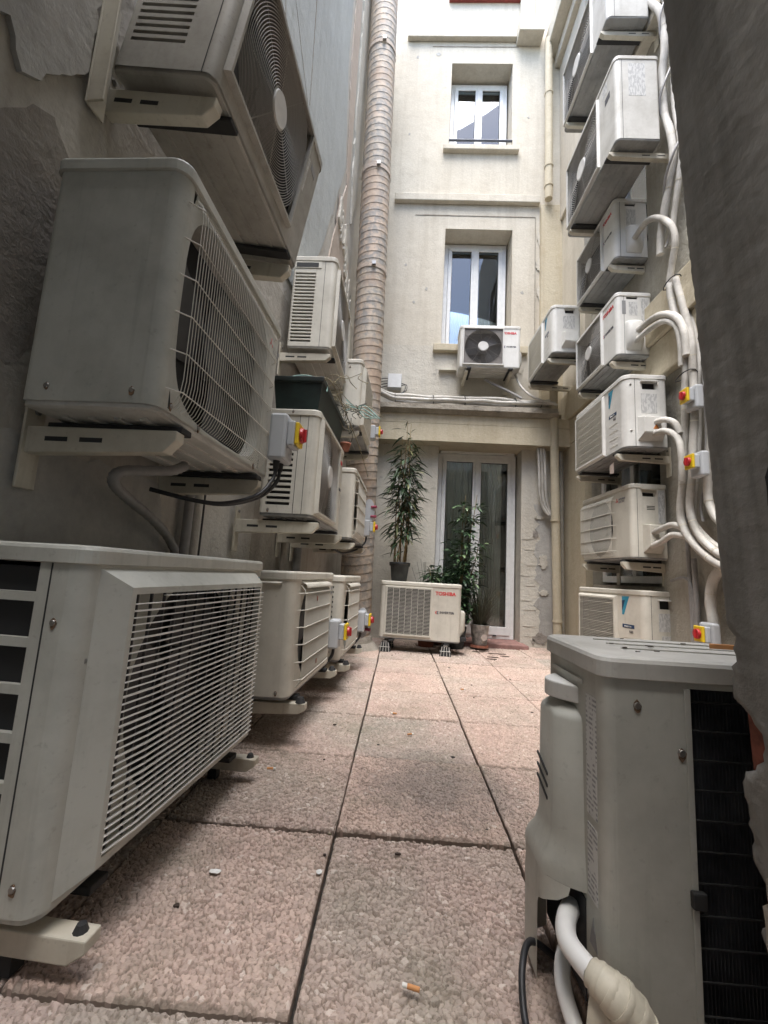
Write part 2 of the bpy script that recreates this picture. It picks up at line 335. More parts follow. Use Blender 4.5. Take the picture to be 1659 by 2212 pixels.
        r0 = half*.25; nr = int(kk*rmax/half*.75)
        allr = MB()
        for i in range(1, nr+1):
            rr = r0+(rmax-r0)*i/nr; seg = 72; run = []
            runs = []
            for k in range(seg+1):
                a = k*2*math.pi/seg; x, z = cx+rr*math.cos(a), cz+rr*math.sin(a)
                if ix0-.004 < x < ix1+.004 and iz0-.004 < z < iz1+.004: run.append((x, -.016+.004*(rr/half)**2, z))
                else:
                    if len(run) > 2: runs.append(run)
                    run = []
            if len(run) > 2: runs.append(run)
            if len(runs) > 1 and abs(runs[0][0][2]-cz) < 1e-6 and len(runs[0]) > 1 and abs(runs[-1][-1][2]-cz) < 1e-6: runs[0] = runs.pop()+runs[0][1:]
            for rn in runs:
                if kw.get('ring_parts'): MB().tube(rn, .0015, 4, False).build('guard_ring', kw.get('ring_mat', 'ring_grey'), root)
                else: allr.tube(rn, .0016, 4, False)
        for k in range(8):
            a = k*math.pi/4+.2; m = .99/max(abs(math.cos(a)), abs(math.sin(a))); allr.tube([(cx+r0*math.cos(a), -.012, cz+r0*math.sin(a)), (cx+half*m*math.cos(a), -.009, cz+half*m*math.sin(a))], .0022, 4, False)
        allr.build('fan_guard', kw.get('ring_mat', 'ring_grey'), root, kind='stuff')
        MB().disc((cx, -.012, cz), (0, -1, 0), r0*1.12, r0*1.0, .008, 28).build('guard_hub', kw.get('hub', 'hub_grey'), root)
    if front == 'wire':
        x0, x1, z0, z1 = cx-s*1.0, cx+s*1.06, .03, zt-.03; parts = kw.get('wire_parts'); tgt = MB(); nv = kw.get('wires', 46); rw = kw.get('rw', .0019)
        pr = [(-.001, z0), (-.012, z0+.012), (-.022, z0+.035), (-.026, z0+.07), (-.026, z1-.05), (-.02, z1-.02), (-.001, z1)]
        for i in range(nv):
            x = x0+(x1-x0)*i/(nv-1)
            if parts: tgt = MB()
            tgt.tube([(x, y, z) for y, z in pr], rw, 4, False)
            if parts: tgt.build('guard_wire', 'wire_paint', root)
        for k in range(kw.get('hw', 6)):
            z = z0+.035+(z1-z0-.07)*k/(kw.get('hw', 6)-1)
            if parts: tgt = MB()
            tgt.tube([(x0-.03, .0, z), (x0-.008, -.02, z), (x0, -.029, z), (x1, -.029, z), (x1+.008, -.02, z), (x1+.025, 0, z)], rw*1.35, 5, False)
            if parts: tgt.build('guard_bar', 'wire_paint', root)
        if not parts: tgt.build('wire_guard', 'wire_paint', root, kind='stuff')
        if kw.get('hood'):
            MB().loops([[(x0, y, z), (x1+.02, y, z)] for y, z in ((0, z1+.012), (-.02, z1+.008), (-.03, z1-.004), (-.03, z1-.012))], False, False, False, True).build('guard_hood', case, root)
    if front in ('slat', 'mesh', 'louvre'):
        x0, x1, z0, z1 = kw.get('grille', (rc+.005, cx+s*1.08, .03, zt-.012)); t_ = kw.get('gt', .03); e = .014; fr = MB(); sl_ = kw.get('slope', .02)
        P = [(x0, 0, z0), (x1, 0, z0), (x1, 0, z1), (x0, 0, z1)]; Q = [(x0+sl_, -t_, z0+sl_*.6), (x1-sl_*.4, -t_, z0+sl_*.6), (x1-sl_*.4, -t_, z1-sl_*.8), (x0+sl_, -t_, z1-sl_*.8)]
        I = [(Q[0][0]+e, -t_, Q[0][2]+e), (Q[1][0]-e, -t_, Q[1][2]+e), (Q[2][0]-e, -t_, Q[2][2]-e), (Q[3][0]+e, -t_, Q[3][2]-e)]; J = [(x, -.004, z) for x, y, z in I]
        fr.add(P+Q+I+J, [(a+i, a+(i+1) % 4, a+4+(i+1) % 4, a+4+i) for a in (0, 4, 8) for i in range(4)])
        fr.build('grille_frame', case, root)
        gx0, gx1, gz0, gz1 = I[0][0], I[1][0], I[0][2], I[2][2]
        if front == 'slat':
            N = kw.get('slats', 34)
            for i in range(N):
                z = gz0+(gz1-gz0)*(i+.6)/N; xa = gx0-.003; xb = gx1+.003
                if i == N-1: xa, xb = gx0+.1, gx1-.03
                thick = .0019 if i % 4 else .0032; m = MB(); prof = []
                for k in range(9):
                    u = k/8; x = xa+(xb-xa)*u; y = -t_-.002-.010*math.sin(math.pi*min(u*3.2, .5)); prof.append((x, y))
                for a, bb in ((-1, 0), ):
                    m.loops([[(x, y, z-thick/2) for x, y in prof], [(x, y+.006, z-thick/2) for x, y in prof], [(x, y+.006, z+thick/2) for x, y in prof], [(x, y, z+thick/2) for x, y in prof], [(x, y, z-thick/2) for x, y in prof]], False, False, False)
                m.build('slat', 'slat_white', root)
            for i in range(14):
                x = gx0+(gx1-gx0)*(i+.5)/14; MB().box(x-.0018, x+.0018, -t_+.012, -t_+.018, gz0-.005, gz1+.005).build('grille_bar', 'fan_dark', root)
        elif front == 'mesh':
            g = MB(); N = kw.get('slats', 46)
            for i in range(N):
                z = gz0+(gz1-gz0)*(i+.5)/N; r_ = .0026 if i % 6 == 3 else .0013; g.box(gx0-.002, gx1+.002, -t_+.001, -t_+.007, z-r_, z+r_)
            for i in range(34):
                x = gx0+(gx1-gx0)*(i+.5)/34; g.box(x-.0008, x+.0008, -t_+.0075, -t_+.012, gz0-.002, gz1+.002)
            g.build('mesh_grille', 'wire_paint', root, kind='stuff')
        else:
            g = MB(); N = 34; C_ = 7
            for c_ in range(C_):
                xa, xb = gx0+(gx1-gx0)*c_/C_, gx0+(gx1-gx0)*(c_+1)/C_
                for i in range(N+1):
                    z = gz0+(gz1-gz0)*(i+(.5 if c_ % 2 else .05))/N
                    if z < gz1: g.box(xa+.0013, xb-.0013, -t_+.001, -t_+.007, z, z+.0030)
                g.box(xa-.0012, xa+.0012, -t_+.002, -t_+.012, gz0, gz1)
            g.build('louvre_grille', 'wire_paint', root, kind='stuff')
    # panel joint on the front/side and screws
    for jx in kw.get('joints', []): MB().box(jx-.0012, jx+.0012, -.0012, .002, zb, zt).build('panel_joint', 'slot_dark', root)
    for jy in kw.get('left_joints', []): MB().box(-.0012, .002, jy-.0012, jy+.0012, zb, zt).build('panel_joint', 'slot_dark', root)
    for jy in kw.get('right_joints', []): MB().box(w-.002, w+.0012, jy-.0012, jy+.0012, zb, zt).build('panel_joint', 'slot_dark', root)
    for px, py, pz, ax in kw.get('screws', []):
        MB().disc((px, py, pz), ax, .007, .005, .003, 10).build('screw', 'screw', root)
        rg = random.Random(int(px*997+py*331+pz*177)); A = Vector(ax).normalized(); Hh = Vector((0, 0, 1)).cross(A).normalized()
        if A.x == 0 or A.y == 0:
            pts = [(rg.uniform(.003, .006)*math.cos(k*.785)*1.3, rg.uniform(.006, .010)*math.sin(k*.785)-(.006*rg.random() if k in (5, 6, 7) else 0)) for k in range(8)]
            MB().prism(pts, lambda a, v, t: tuple(Vector((px, py, pz))+Hh*a+Vector((0, 0, v))+A*t), -.0012, .0014).build('rust_mark', 'rust', root)
    return root, dict(w=w, h=h, d=d, cx=cx, cz=cz, s=s)
def lou(n, y0, y1, z0, z1, fill=.55): return [(y0, y1, z0+(z1-z0)*(i+.5-fill/2)/n, z0+(z1-z0)*(i+.5+fill/2)/n) for i in range(n)]
FR = (R(90), 0, 0)          # lettering upright on the front face
SIDE = (R(90), 0, R(90))    # lettering upright on the right side face
def toshiba_print(root, w, h, x0, s=1.0):
    lettering('brand_lettering', 'TOSHIBA', .048*s, 'red_print', root, (x0, -.0015, h*.80), FR, .0016)
    sw = MB()
    for k, mt in ((0, 'red_print'), (1, 'navy_print')):
        m = MB(); pts = []
        for q in range(9): a = R(100+q*20); pts.append((x0+.02+k*.014+.016*math.cos(a), h*.5+.016*math.sin(a)))
        inn = [(x0+.024+k*.014+.013*math.cos(R(260-q*20)), h*.5+.012*math.sin(R(260-q*20))) for q in range(9)]
        m.prism(pts+inn, lambda u, v, t: (u, t, v), -.0012, -.0004); m.build('emblem', mt, root)
    lettering('model_lettering', 'INVERTER', .031*s, 'black_print', root, (x0+.046, -.0015, h*.487), FR, .0008)
    MB().box(x0+.175*s, x0+.185*s, -.0012, -.0004, h*.488, h*.505).build('emblem', 'navy_print', root)
def diamonds(root, x, z, s, face='F', y=-.0015):
    for a in (90, 210, 330):
        ux, uz = math.cos(R(a)), math.sin(R(a)); vx, vz = -uz, ux
        q = [(x, z), (x+ux*s*.5+vx*s*.29, z+uz*s*.5+vz*s*.29), (x+ux*s, z+uz*s), (x+ux*s*.5-vx*s*.29, z+uz*s*.5-vz*s*.29)]
        MB().prism(q, lambda u, v, t: (u, t, v), y, y+.0008).build('emblem', 'red_print', root)
def valve_cover_dome(root, w, d, z0, z1, y0, y1, case='case_white', out=.05):
    L = []
    for z, k in ((z0, .1), (z0+.03, .62), (z0+.06, 1), (z1-.025, 1), (z1-.008, .8), (z1, .35)):
        ym = (y0+y1)/2; hy = (y1-y0)/2; L.append([(w+out*k*max(0, math.sin(R(a)))**.55, ym-hy*(.9+.1*k)*math.cos(R(a)), z) for a in range(0, 181, 15)])
    MB().loops(L, False, True, True, True).build('valve_cover', case, root)
def valve_cover_box(root, w, d, z0, z1, y0, y1, case='case_white', out=.055, shelf=True):
    m = MB(); P = [[(w, y0, z0), (w, y1, z0), (w, y1, z0), (w, y0, z0)], [(w, y0, z0+.004), (w, y1, z0+.004), (w+out*.9, y1-.01, z0+.05), (w+out*.9, y0+.018, z0+.05)],
        [(w, y0, z0+.055), (w, y1, z0+.055), (w+out, y1-.01, z0+.06), (w+out, y0+.02, z0+.06)], [(w, y0, z1), (w, y1, z1), (w+out, y1-.01, z1-.012), (w+out, y0+.02, z1-.012)]]
    m.loops(P[1:], True, True, True); m.build('valve_cover', case, root, .003)
def handle(root, w, y0, y1, z, case='case_white', hood=True):
    MB().box(w-.018, w-.016, y0, y1, z, z+.05).build('handle_recess', 'slot_dark', root)
    if hood: MB().add([(w, y0-.015, z+.066), (w, y1+.015, z+.066), (w+.024, y1+.012, z+.062), (w+.024, y0-.012, z+.062), (w, y0-.015, z+.058), (w, y1+.015, z+.058), (w+.024, y1+.012, z+.056), (w+.024, y0-.012, z+.056)], [(0, 1, 2, 3), (7, 6, 5, 4), (3, 2, 6, 7), (0, 3, 7, 4), (1, 5, 6, 2)]).build('handle_hood', case, root)
def sticker(root, w, y0, y1, z0, z1, mat='label_print'): MB().box(w-.0005, w+.0008, y0, y1, z0, z1).build('sticker', mat, root)
def brackets(root, dim, label, wall_gap, fr=(.16, .84), front=.02, tall=.05, plate=.22):
    w, h, d = dim['w'], dim['h'], dim['d']
    for f in fr:
        b = thing('wall_bracket', label+(' at its facade end' if (f > .5) == (root.rotation_euler[2] > 0) else ' at its window end') if abs(root.rotation_euler[2]) > .5 else label+(' at its lettered end' if f > .5 else ' at its fan end'), 'bracket', root.location, root.rotation_euler, label.replace('steel bracket', 'steel brackets'))
        x = w*f; m = MB(); y0, y1 = -front, d+wall_gap
        m.prism([(y0, -.022-.0005), (y1, -.022-.0005), (y1, -.022-tall), (y0+.03, -.022-tall*.8), (y0, -.022-tall*.35)], lambda u, v, t: (t, u, v), x-.019, x+.019); m.build('arm', 'bracket_paint', b, .003)
        MB().box(x-.028, x+.028, y1-.008, y1, -.022-tall-plate*.45, -.022+plate*.3).build('wall_plate', 'bracket_paint', b, .002)
        for sgn in (-1, 1):
            for q0 in (.55, .78): yq = y0+(y1-y0)*q0; MB().box(x+sgn*.0191-.0004, x+sgn*.0191+.0004, yq-.03, yq+.03, -.022-tall*.55, -.022-tall*.38).build('slot', 'slot_dark', b)
        MB().disc((x, y1-.009, .02), (0, -1, 0), .009, .009, .006, 6).build('bolt', 'screw', b)
        MB().disc((x+.0, y0+.05, -.0225-.0001), (0, 0, -1), .006, .006, .004, 6).build('bolt', 'screw', b)
def isolator(label, loc, rz, size=(.07, .11, .19), box='iso_grey', knob_r=.027, k=1.0, cables=None, cov=True):
    # local: base on y=0 plane pointing -y (out), x along, z up
    dx, dy, dz = size[1], size[0], size[2]
    t = thing('isolator_switch', label, 'switch', loc, (0, 0, rz), 'rotary isolator switches')
    MB().box(0, dx, -dy, 0, 0, dz).build('housing', box, t, .012)
    MB().box(dx*.12, dx*.88, -dy-.03, -dy-.0005, dz*.32, dz*.86).build('cover', box, t, .006)
    c = (dx*.5, -dy-.0305, dz*.6)
    MB().box(c[0]-.040, c[0]+.040, c[1]-.016, c[1], c[2]-.046, c[2]+.046).build('yellow_plate', 'yellow', t, .004)
    kn = MB().disc((c[0], c[1]-.0162, c[2]), (0, -1, 0), knob_r*1.2, knob_r*1.12, .014, 22).build('knob', 'red', t, .002)
    MB().box(c[0]-.005, c[0]+.005, c[1]-.040, c[1]-.0305, c[2]-knob_r*1.0, c[2]+knob_r*1.0).build('knob_grip', 'red', kn, .002)
    return t

# ================================================================== SETTING
def struct(o): o['kind'] = 'structure'; return o
struct(MB().box(-30, 30, -30, 30, -.5, -.06).build('ground', 'sand_joint'))
# ---- paving slabs with exposed pebbles
def pebble_mesh(res, seed, sx=.492, sy=.504, sp=.0108):
    rng = np.random.RandomState(seed); nx, ny = int(sx/sp)+3, int(sy/sp)+3
    gx, gy = np.meshgrid(np.arange(nx), np.arange(ny), indexing='ij')
    px = (gx-1+.5+rng.uniform(-.5, .5, gx.shape))*sp; py = (gy-1+.5+rng.uniform(-.5, .5, gx.shape)+.5*(gx % 2))*sp
    wgt = rng.uniform(0, .55, (nx, ny))*sp; rv = rng.rand(nx, ny); hh = rng.uniform(.30, 1.15, (nx, ny)); tx = rng.uniform(-.45, .45, (nx, ny)); ty = rng.uniform(-.45, .45, (nx, ny))
    u = np.linspace(0, sx, res); v = np.linspace(0, sy, res); U0, V0 = np.meshgrid(u, v, indexing='ij')
    wf = lambda A, B, p: sum(np.sin((A*math.cos(q)+B*math.sin(q))*k+p*3+q*7)/m_ for q, k, m_ in ((.3, 420, 1), (1.4, 510, 1), (2.2, 690, 1.4), (2.9, 880, 1.8), (.9, 1150, 2.2)))
    U, V = U0+wf(U0, V0, 1)*.0007, V0+wf(U0, V0, 2)*.0007
    ci = np.floor(U/sp).astype(int)+1; cj = np.floor(V/sp).astype(int)+1
    d1 = np.full(U.shape, 9.); d2 = d1.copy(); idi = np.zeros(U.shape, int); idj = idi.copy()
    for a in (-1, 0, 1):
        for b in (-2, -1, 0, 1):
            i = np.clip(ci+a, 0, nx-1); j = np.clip(cj+b, 0, ny-1); dd = np.hypot(U-px[i, j], (V-py[i, j])*1.1)-wgt[i, j]
            m = dd < d1; d2 = np.where(m, d1, np.minimum(d2, dd)); idi = np.where(m, i, idi); idj = np.where(m, j, idj); d1 = np.where(m, dd, d1)
    e = np.clip((d2-d1)/sp, 0, 1)
    dome = np.clip(e/.30, 0, 1)**.6
    z = dome*.0062*hh[idi, idj]+((U-px[idi, idj])*tx[idi, idj]+(V-py[idi, idj])*ty[idi, idj])*.5*dome
    U, V = U0, V0; z = z+wf(U, V, 5)*.0005; edge = np.minimum(np.minimum(U, sx-U), np.minimum(V, sy-V)); z = z-np.clip(1-edge/.006, 0, 1)**2*.005
    z = z-.0058
    verts = np.stack([U-sx/2, V-sy/2, z], -1).reshape(-1, 3)
    n = res; idx = np.arange(n*n).reshape(n, n)
    quads = np.stack([idx[:-1, :-1], idx[1:, :-1], idx[1:, 1:], idx[:-1, 1:]], -1).reshape(-1, 4)
    per = list(idx[:, 0])+list(idx[-1, 1:])+list(idx[-2::-1, -1])+list(idx[0, -2:0:-1])
    lo = [(verts[p][0], verts[p][1], -.045) for p in per]; base = len(verts); k = len(per)
    allv = verts.tolist()+lo; fs = quads.tolist()+[(per[i], base+i, base+(i+1) % k, per[(i+1) % k]) for i in range(k)]
    me = bpy.data.meshes.new('paving_slab'); me.from_pydata(allv, [], fs); me.update()
    for nm, arr in (('stone', rv[idi, idj]), ('edge', e)):
        at = me.attributes.new(nm, 'FLOAT', 'POINT'); at.data.foreach_set('value', arr.reshape(-1).tolist()+[0.5 if nm == 'stone' else 0.0]*k)
    me.materials.append(MATS['pebble_paving']); return me
paving = struct(MB().box(-1.25, 2.15, .2, 5.6, -.056, -.035).build('paving', 'sand_joint'))
HI = [pebble_mesh(230, 3), pebble_mesh(230, 5)]; MI = [pebble_mesh(130, 11), pebble_mesh(130, 13), pebble_mesh(130, 17)]
for i in range(-2, 5):
    for j in range(-1, 10):
        x, y = -.14+.5*i+.25, .815+.519*j+.26
        if y > 5.6: continue
        hi = y < 2.0 and -.6 < x < .7
        o = bpy.data.objects.new('slab', random.choice(HI if hi else MI)); COL.objects.link(o); o.parent = paving
        rr = random.Random(i*31+j); q = rr.choice((0, math.pi))
        dz = rr.uniform(-.002, .002); tx = rr.uniform(-.004, .004)
        if (i, j) == (0, 0): dz, tx = -.006, -.014
        if (i, j) == (0, 1): dz = .006
        o.location = (x+rr.uniform(-.002, .002), y+rr.uniform(-.002, .002), dz); o.rotation_euler = (tx, rr.uniform(-.004, .004), q+rr.uniform(-.004, .004))

# ---- far facade
FY, LY = 5.25, 5.15
fac = thing('facade', 'tall cream rendered facade closing the far end of the courtyard', 'building', (0, FY, 0))
def fp(m, *a, **k): o = m.build(*a, **k); return o
XL, XR = -1.2, 2.3
up_ = MB(); up_.grid_wall(lambda u, v, t: (u, t, v), XL, XR, 2.6, 10.2, [(.40, 1.27, 6.66, 8.10), (.40, 1.30, 3.72, 5.42), (.40, 1.27, 9.28, 10.1)], .42); up_.build('upper_wall', 'wall_facade', fac)
MB().box(-1.2, .30, -.006, -.0005, 2.79, 3.705).build('repair_render', 'wall_white', fac); MB().box(.30, 1.62, -.006, -.0005, 2.79, 3.60).build('repair_render', 'wall_white', fac)
lw_ = MB(); lw_.grid_wall(lambda u, v, t: (u, LY-FY+t, v), XL, XR, -.05, 2.40, [(.42, 1.43, -.01, 2.36)], .5); lw_.build('lower_wall', 'wall_white', fac)
MB().box(XL, XR, -.30, .4, 2.33, 2.545).build('beam', 'wall_yellow', fac); MB().box(XL, XR, -.30, .4, 2.549, 2.66).build('beam', 'wall_yellow', fac)
MB().prism([(-.32, 2.66), (-.38, 2.70), (-.38, 2.725), (-.34, 2.735), (-.34, 2.775), (-.02, 2.79), (-.002, 2.66)], lambda u, v, t: (t, u, v), XL, 1.78).build('moulding', 'ledge_stone', fac)
MB().box(-.31, 1.65, -.07, -.0005, 5.79, 5.90).build('string_course', 'wall_facade', fac, .008); MB().box(-.26, 1.31, -.07, -.0005, 8.47, 8.60).build('string_course', 'wall_facade', fac, .008)
MB().box(1.31, 1.66, -.2, -.0005, 8.40, 8.62).build('corner_block', 'wall_facade', fac, .008); MB().box(1.66, 2.2, -.09, -.0005, 2.80, 5.74).build('pilaster', 'wall_yellow', fac, .006)
MB().box(1.36, 1.56, -.05, -.0005, 8.63, 10.1).build('pilaster', 'wall_white', fac, .006)
for (a, b_, z) in ((.11, 1.35, 8.385), (-.02, 1.6, 5.62)): MB().box(a, b_, -.006, -.0005, z-.006, z+.006).build('hairline_ridge', 'ledge_stone', fac)
MB().box(1.60, 1.604, -.012, -.0005, 3.6, 5.62).build('hairline_ridge', 'ledge_stone', fac)
MB().box(.32, 1.36, -.07, .02, 9.17, 9.27).build('red_sill', 'lintel_red', fac)
rnd = random.Random(5)
def ragged(cx, cy, rx, ry, n=26, j=.35, r=rnd):
    return [(cx+rx*(1+r.uniform(-j, j))*math.cos(k*2*math.pi/n), cy+ry*(1+r.uniform(-j, j))*math.sin(k*2*math.pi/n)) for k in range(n)]
def ragstrip(x0, x1, z0, z1, n=22, j=.03, r=rnd):
    L = [(x0+r.uniform(-j, j), z0+(z1-z0)*k/n) for k in range(n+1)]; Rr = [(x1+r.uniform(-j, j)*.3, z1-(z1-z0)*k/n) for k in range(n+1)]; return L+Rr
P2 = lambda u, v, t: (u, LY-FY+t, v)
MB().prism(ragstrip(1.62, 1.98, .12, 1.66, 26, .045), P2, -.004, -.0005).build('bare_patch', 'plaster_grey', fac)
for cx, cz, rx, rz in ((1.64, 1.50, .05, .02), (1.69, .98, .05, .07), (1.70, .62, .05, .03)): MB().prism(ragged(cx, cz, rx, rz), P2, -.018, -.0045).build('plaster_flake', 'wall_white', fac)
for cx, cz, rx, rz in ((1.60, 1.30, .03, .05), (1.66, .10, .08, .06), (1.58, .06, .02, .03)): MB().prism(ragged(cx, cz, rx, rz), P2, -.0065, -.0042).build('bare_spot', 'cement_bare', fac)
for k in range(9): z = .12+k*.14+rnd.uniform(-.03, .03); MB().prism(ragged(1.52+rnd.uniform(-.03, .04), z, .055, .006, 14, .5), P2, -.005, -.0005).build('trowel_ridge', 'wall_white', fac)
for cx, cz in ((1.70, 5.3), (1.69, 4.9), (1.70, 4.5), (1.46, 3.45)): MB().prism(ragged(cx-.04, cz, .035, .09), lambda u, v, t: (u, t, v), -.016, -.0065).build('plaster_flake', 'wall_white', fac)
for cx, cz, rr in ((-.11, 4.86, .016), (.18, 4.51, .02), (.02, 4.32, .018), (-.16, 6.9, .015), (1.44, 4.5, .02), (1.5, 7.2, .015), (.2, 8.25, .03), (-.1, 8.2, .02)): MB().prism(ragged(cx, cz, rr, rr*1.1, 12), lambda u, v, t: (u, t, v), -.003, -.0005).build('plug_hole', 'plaster_grey', fac)

# ---- windows
def window(label, x0, x1, z0, z1, y, leaves=2, fw_=.055, rail=None, bottom=.07, curtains=(), door=False, name='window', cat='window'):
    t = thing(name, label, cat, (0, y, 0)); W = x1-x0
    for bx in ((x0, x1, z1-fw_, z1), (x0, x1, z0, z0+fw_*.8)): MB().box(bx[0], bx[1], 0, .06, bx[2], bx[3]).build('frame', 'pvc_white', t, .004)
    for bx in ((x0, x0+fw_), (x1-fw_, x1)): MB().box(bx[0], bx[1], .001, .059, z0+fw_*.8, z1-fw_).build('frame', 'pvc_white', t, .004)
    iw = (W-2*fw_)/leaves
    for k in range(leaves):
        a, b_ = x0+fw_+iw*k+.002, x0+fw_+iw*(k+1)-.002; c, d_ = z0+fw_*.8+.002, z1-fw_-.002; e = .05
        sash = MB(); sash.box(a, b_, -.012, .045, d_-e, d_); sash.box(a, b_, -.012, .045, c, c+bottom); sash.box(a, a+e, -.0118, .0448, c+bottom, d_-e); sash.box(b_-e, b_, -.0118, .0448, c+bottom, d_-e)
        so_ = sash.build('sash', 'pvc_white', t, .005)
        MB().box(a+e-.004, b_-e+.004, .014, .022, c+bottom-.004, d_-e+.004).build('pane', 'window_glass', so_)
        gk = MB(); g_ = .004
        for bx in ((a+e, a+e+g_, c+bottom, d_-e), (b_-e-g_, b_-e, c+bottom, d_-e)): gk.box(bx[0], bx[1], .004, .0135, bx[2], bx[3])
        for bx in ((a+e+g_, b_-e-g_, c+bottom, c+bottom+g_), (a+e+g_, b_-e-g_, d_-e-g_, d_-e)): gk.box(bx[0], bx[1], .004, .0135, bx[2], bx[3])
        gk.build('gasket', 'rubber', so_)
    if leaves == 2: MB().box((x0+x1)/2-.022, (x0+x1)/2+.022, -.022, -.0125, z0+fw_, z1-fw_-.004).build('meeting_strip', 'pvc_white', t, .003)
    rm = MB(); rm.box(x0-.3, x1+.3, 1.2, 1.22, z0-.2, z1+.3); rm.box(x0-.32, x0-.3, .2, 1.22, z0-.2, z1+.3); rm.box(x1+.3, x1+.32, .2, 1.22, z0-.2, z1+.3); rm.box(x0-.3, x1+.3, .2, 1.22, z1+.3, z1+.32); rm.box(x0-.3, x1+.3, .2, 1.22, z0-.22, z0-.2)
    rm.build('room_behind', 'room_dark', t)
    for (ca, cb, cc) in curtains:
        n = 60; L = [[(ca+(cb-ca)*k/n, .085+.016*math.sin(k*(cb-ca)*3.1)+.012*math.sin(k*.9), z) for k in range(n+1)] for z in (z0+.05, z1-.06)]
        MB().loops(L, False, False, False, True).build('curtain', cc, t)
    return t
w1 = window('white upper window reflecting the sky with a dark rail across it', .42, 1.25, 6.68, 8.05, FY+.24, curtains=((.46, .60, 'curtain'), (1.06, 1.2, 'curtain')))
MB().tube([(.395, -.25, 6.80), (1.275, -.25, 6.80)], .016, 8).build('guard_rail', 'dark_steel', w1)
MB().box(.32, 1.36, -.31, -.005, 6.60, 6.675).build('sill', 'wall_facade', w1, .008)
w2 = window('white middle window above the small wall mounted unit with blue curtain', .42, 1.28, 3.74, 5.40, FY+.26, curtains=((.46, .80, 'curtain'), (.92, 1.22, 'curtain')))
MB().box(.30, 1.50, -.33, -.005, 3.615, 3.71).build('sill', 'wall_yellow', w2, .008)
w3 = window('white top window above the dark red sill', .42, 1.25, 9.30, 10.05, FY+.24)
dr = window('white double glazed door with pale curtains behind the pot plants', .44, 1.41, .045, 2.30, LY+.2, fw_=.05, bottom=.1, curtains=((.47, .92, 'curtain'), (.95, 1.26, 'curtain')), name='glazed_door', cat='door')
MB().box(.46, 1.39, -.02, .05, 2.302, 2.355).build('header', 'pvc_white', dr, .004)
MB().box(1.16, 1.20, -.016, -.0125, .075, .09).build('drain_cap', 'rubber', dr)
tag(MB().box(.36, 1.47, 4.93, LY+.45, -.03, .042).build('door_step', 'step_red', None, .008), 'low red painted step in front of the glazed door', 'step')

# ---- left wall (slightly splayed)
nL = Vector((1, -.072, 0)).normalized(); tL = Vector((.072, 1, 0)).normalized()
def LW(y, z, off=0): p = Vector((-1.0+.072*(y-.8), y, z))+nL*off; return tuple(p)
lwall = thing('left_wall', 'tall peeling side wall carrying the left hand units', 'wall', (-1.0, .8, 0))
def lpart(m, name, mat): 
    o = m.build(name, mat, lwall); o.matrix_parent_inverse = Matrix.Translation((1.0, -.8, 0)); return o
a_, b2_ = -1.0, 5.7
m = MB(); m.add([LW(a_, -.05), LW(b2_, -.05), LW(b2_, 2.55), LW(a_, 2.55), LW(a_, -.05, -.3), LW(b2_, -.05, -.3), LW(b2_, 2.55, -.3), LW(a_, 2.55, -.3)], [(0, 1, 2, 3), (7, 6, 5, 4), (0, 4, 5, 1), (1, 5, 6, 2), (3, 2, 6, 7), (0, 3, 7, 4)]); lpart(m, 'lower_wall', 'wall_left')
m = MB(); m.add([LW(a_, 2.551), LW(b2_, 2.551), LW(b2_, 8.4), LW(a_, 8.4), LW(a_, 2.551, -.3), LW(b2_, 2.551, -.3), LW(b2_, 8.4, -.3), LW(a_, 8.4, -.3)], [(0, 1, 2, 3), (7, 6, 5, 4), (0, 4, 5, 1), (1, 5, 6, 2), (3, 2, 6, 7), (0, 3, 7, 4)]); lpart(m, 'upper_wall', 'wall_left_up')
def lpatch(poly, t0, t1, name, mat): m = MB(); m.prism(poly, lambda u, v, t: LW(u, v, t), t0, t1); return lpart(m, name, mat)
def rag(poly, step=.05, j=.014, r=rnd):
    out = []
    for (a, b_), (c, d_) in zip(poly, poly[1:]+poly[:1]):
        n = max(1, int(math.hypot(c-a, d_-b_)/step))
        for k in range(n): out.append((a+(c-a)*k/n+r.uniform(-j, j), b_+(d_-b_)*k/n+r.uniform(-j, j)))
    return out
# sheets of old plaster hanging on near the window
lpatch(rag([(.62, 2.6), (.62, 1.96), (.74, 1.92), (.80, 1.98), (.86, 1.90), (.90, 1.93), (.95, 2.02), (1.02, 2.12), (1.01, 2.6)], .03, .009), .001, .016, 'plaster_sheet', 'plaster_grey')
lpatch(rag([(.62, 1.86), (.62, 1.60), (.76, 1.62), (.80, 1.70), (.79, 1.80), (.74, 1.88)], .03, .009), .001, .012, 'plaster_sheet', 'plaster_grey')
lpatch(rag([(.62, 1.5), (.62, 1.28), (.84, 1.30), (.88, 1.40), (.80, 1.52)], .03, .01), .001, .012, 'plaster_sheet', 'plaster_grey')
lpatch(rag([(.62, 1.9), (.75, 1.9), (.82, 1.75), (.95, 1.9), (1.1, 1.8), (1.15, 1.5), (1.0, 1.2), (.62, 1.2)], .04, .02), .0002, .0008, 'bare_cement', 'cement_bare')
lpatch(rag([(.7, 1.02), (1.6, 1.03), (1.66, .7), (1.5, .3), (.7, .3)], .06, .015), .0006, .006, 'smooth_render', 'plaster_grey')
lpatch(rag([(1.86, 1.2), (2.5, 1.2), (2.5, .1), (1.86, .1)], .1, .01), .0006, .005, 'pale_render', 'wall_left_up')
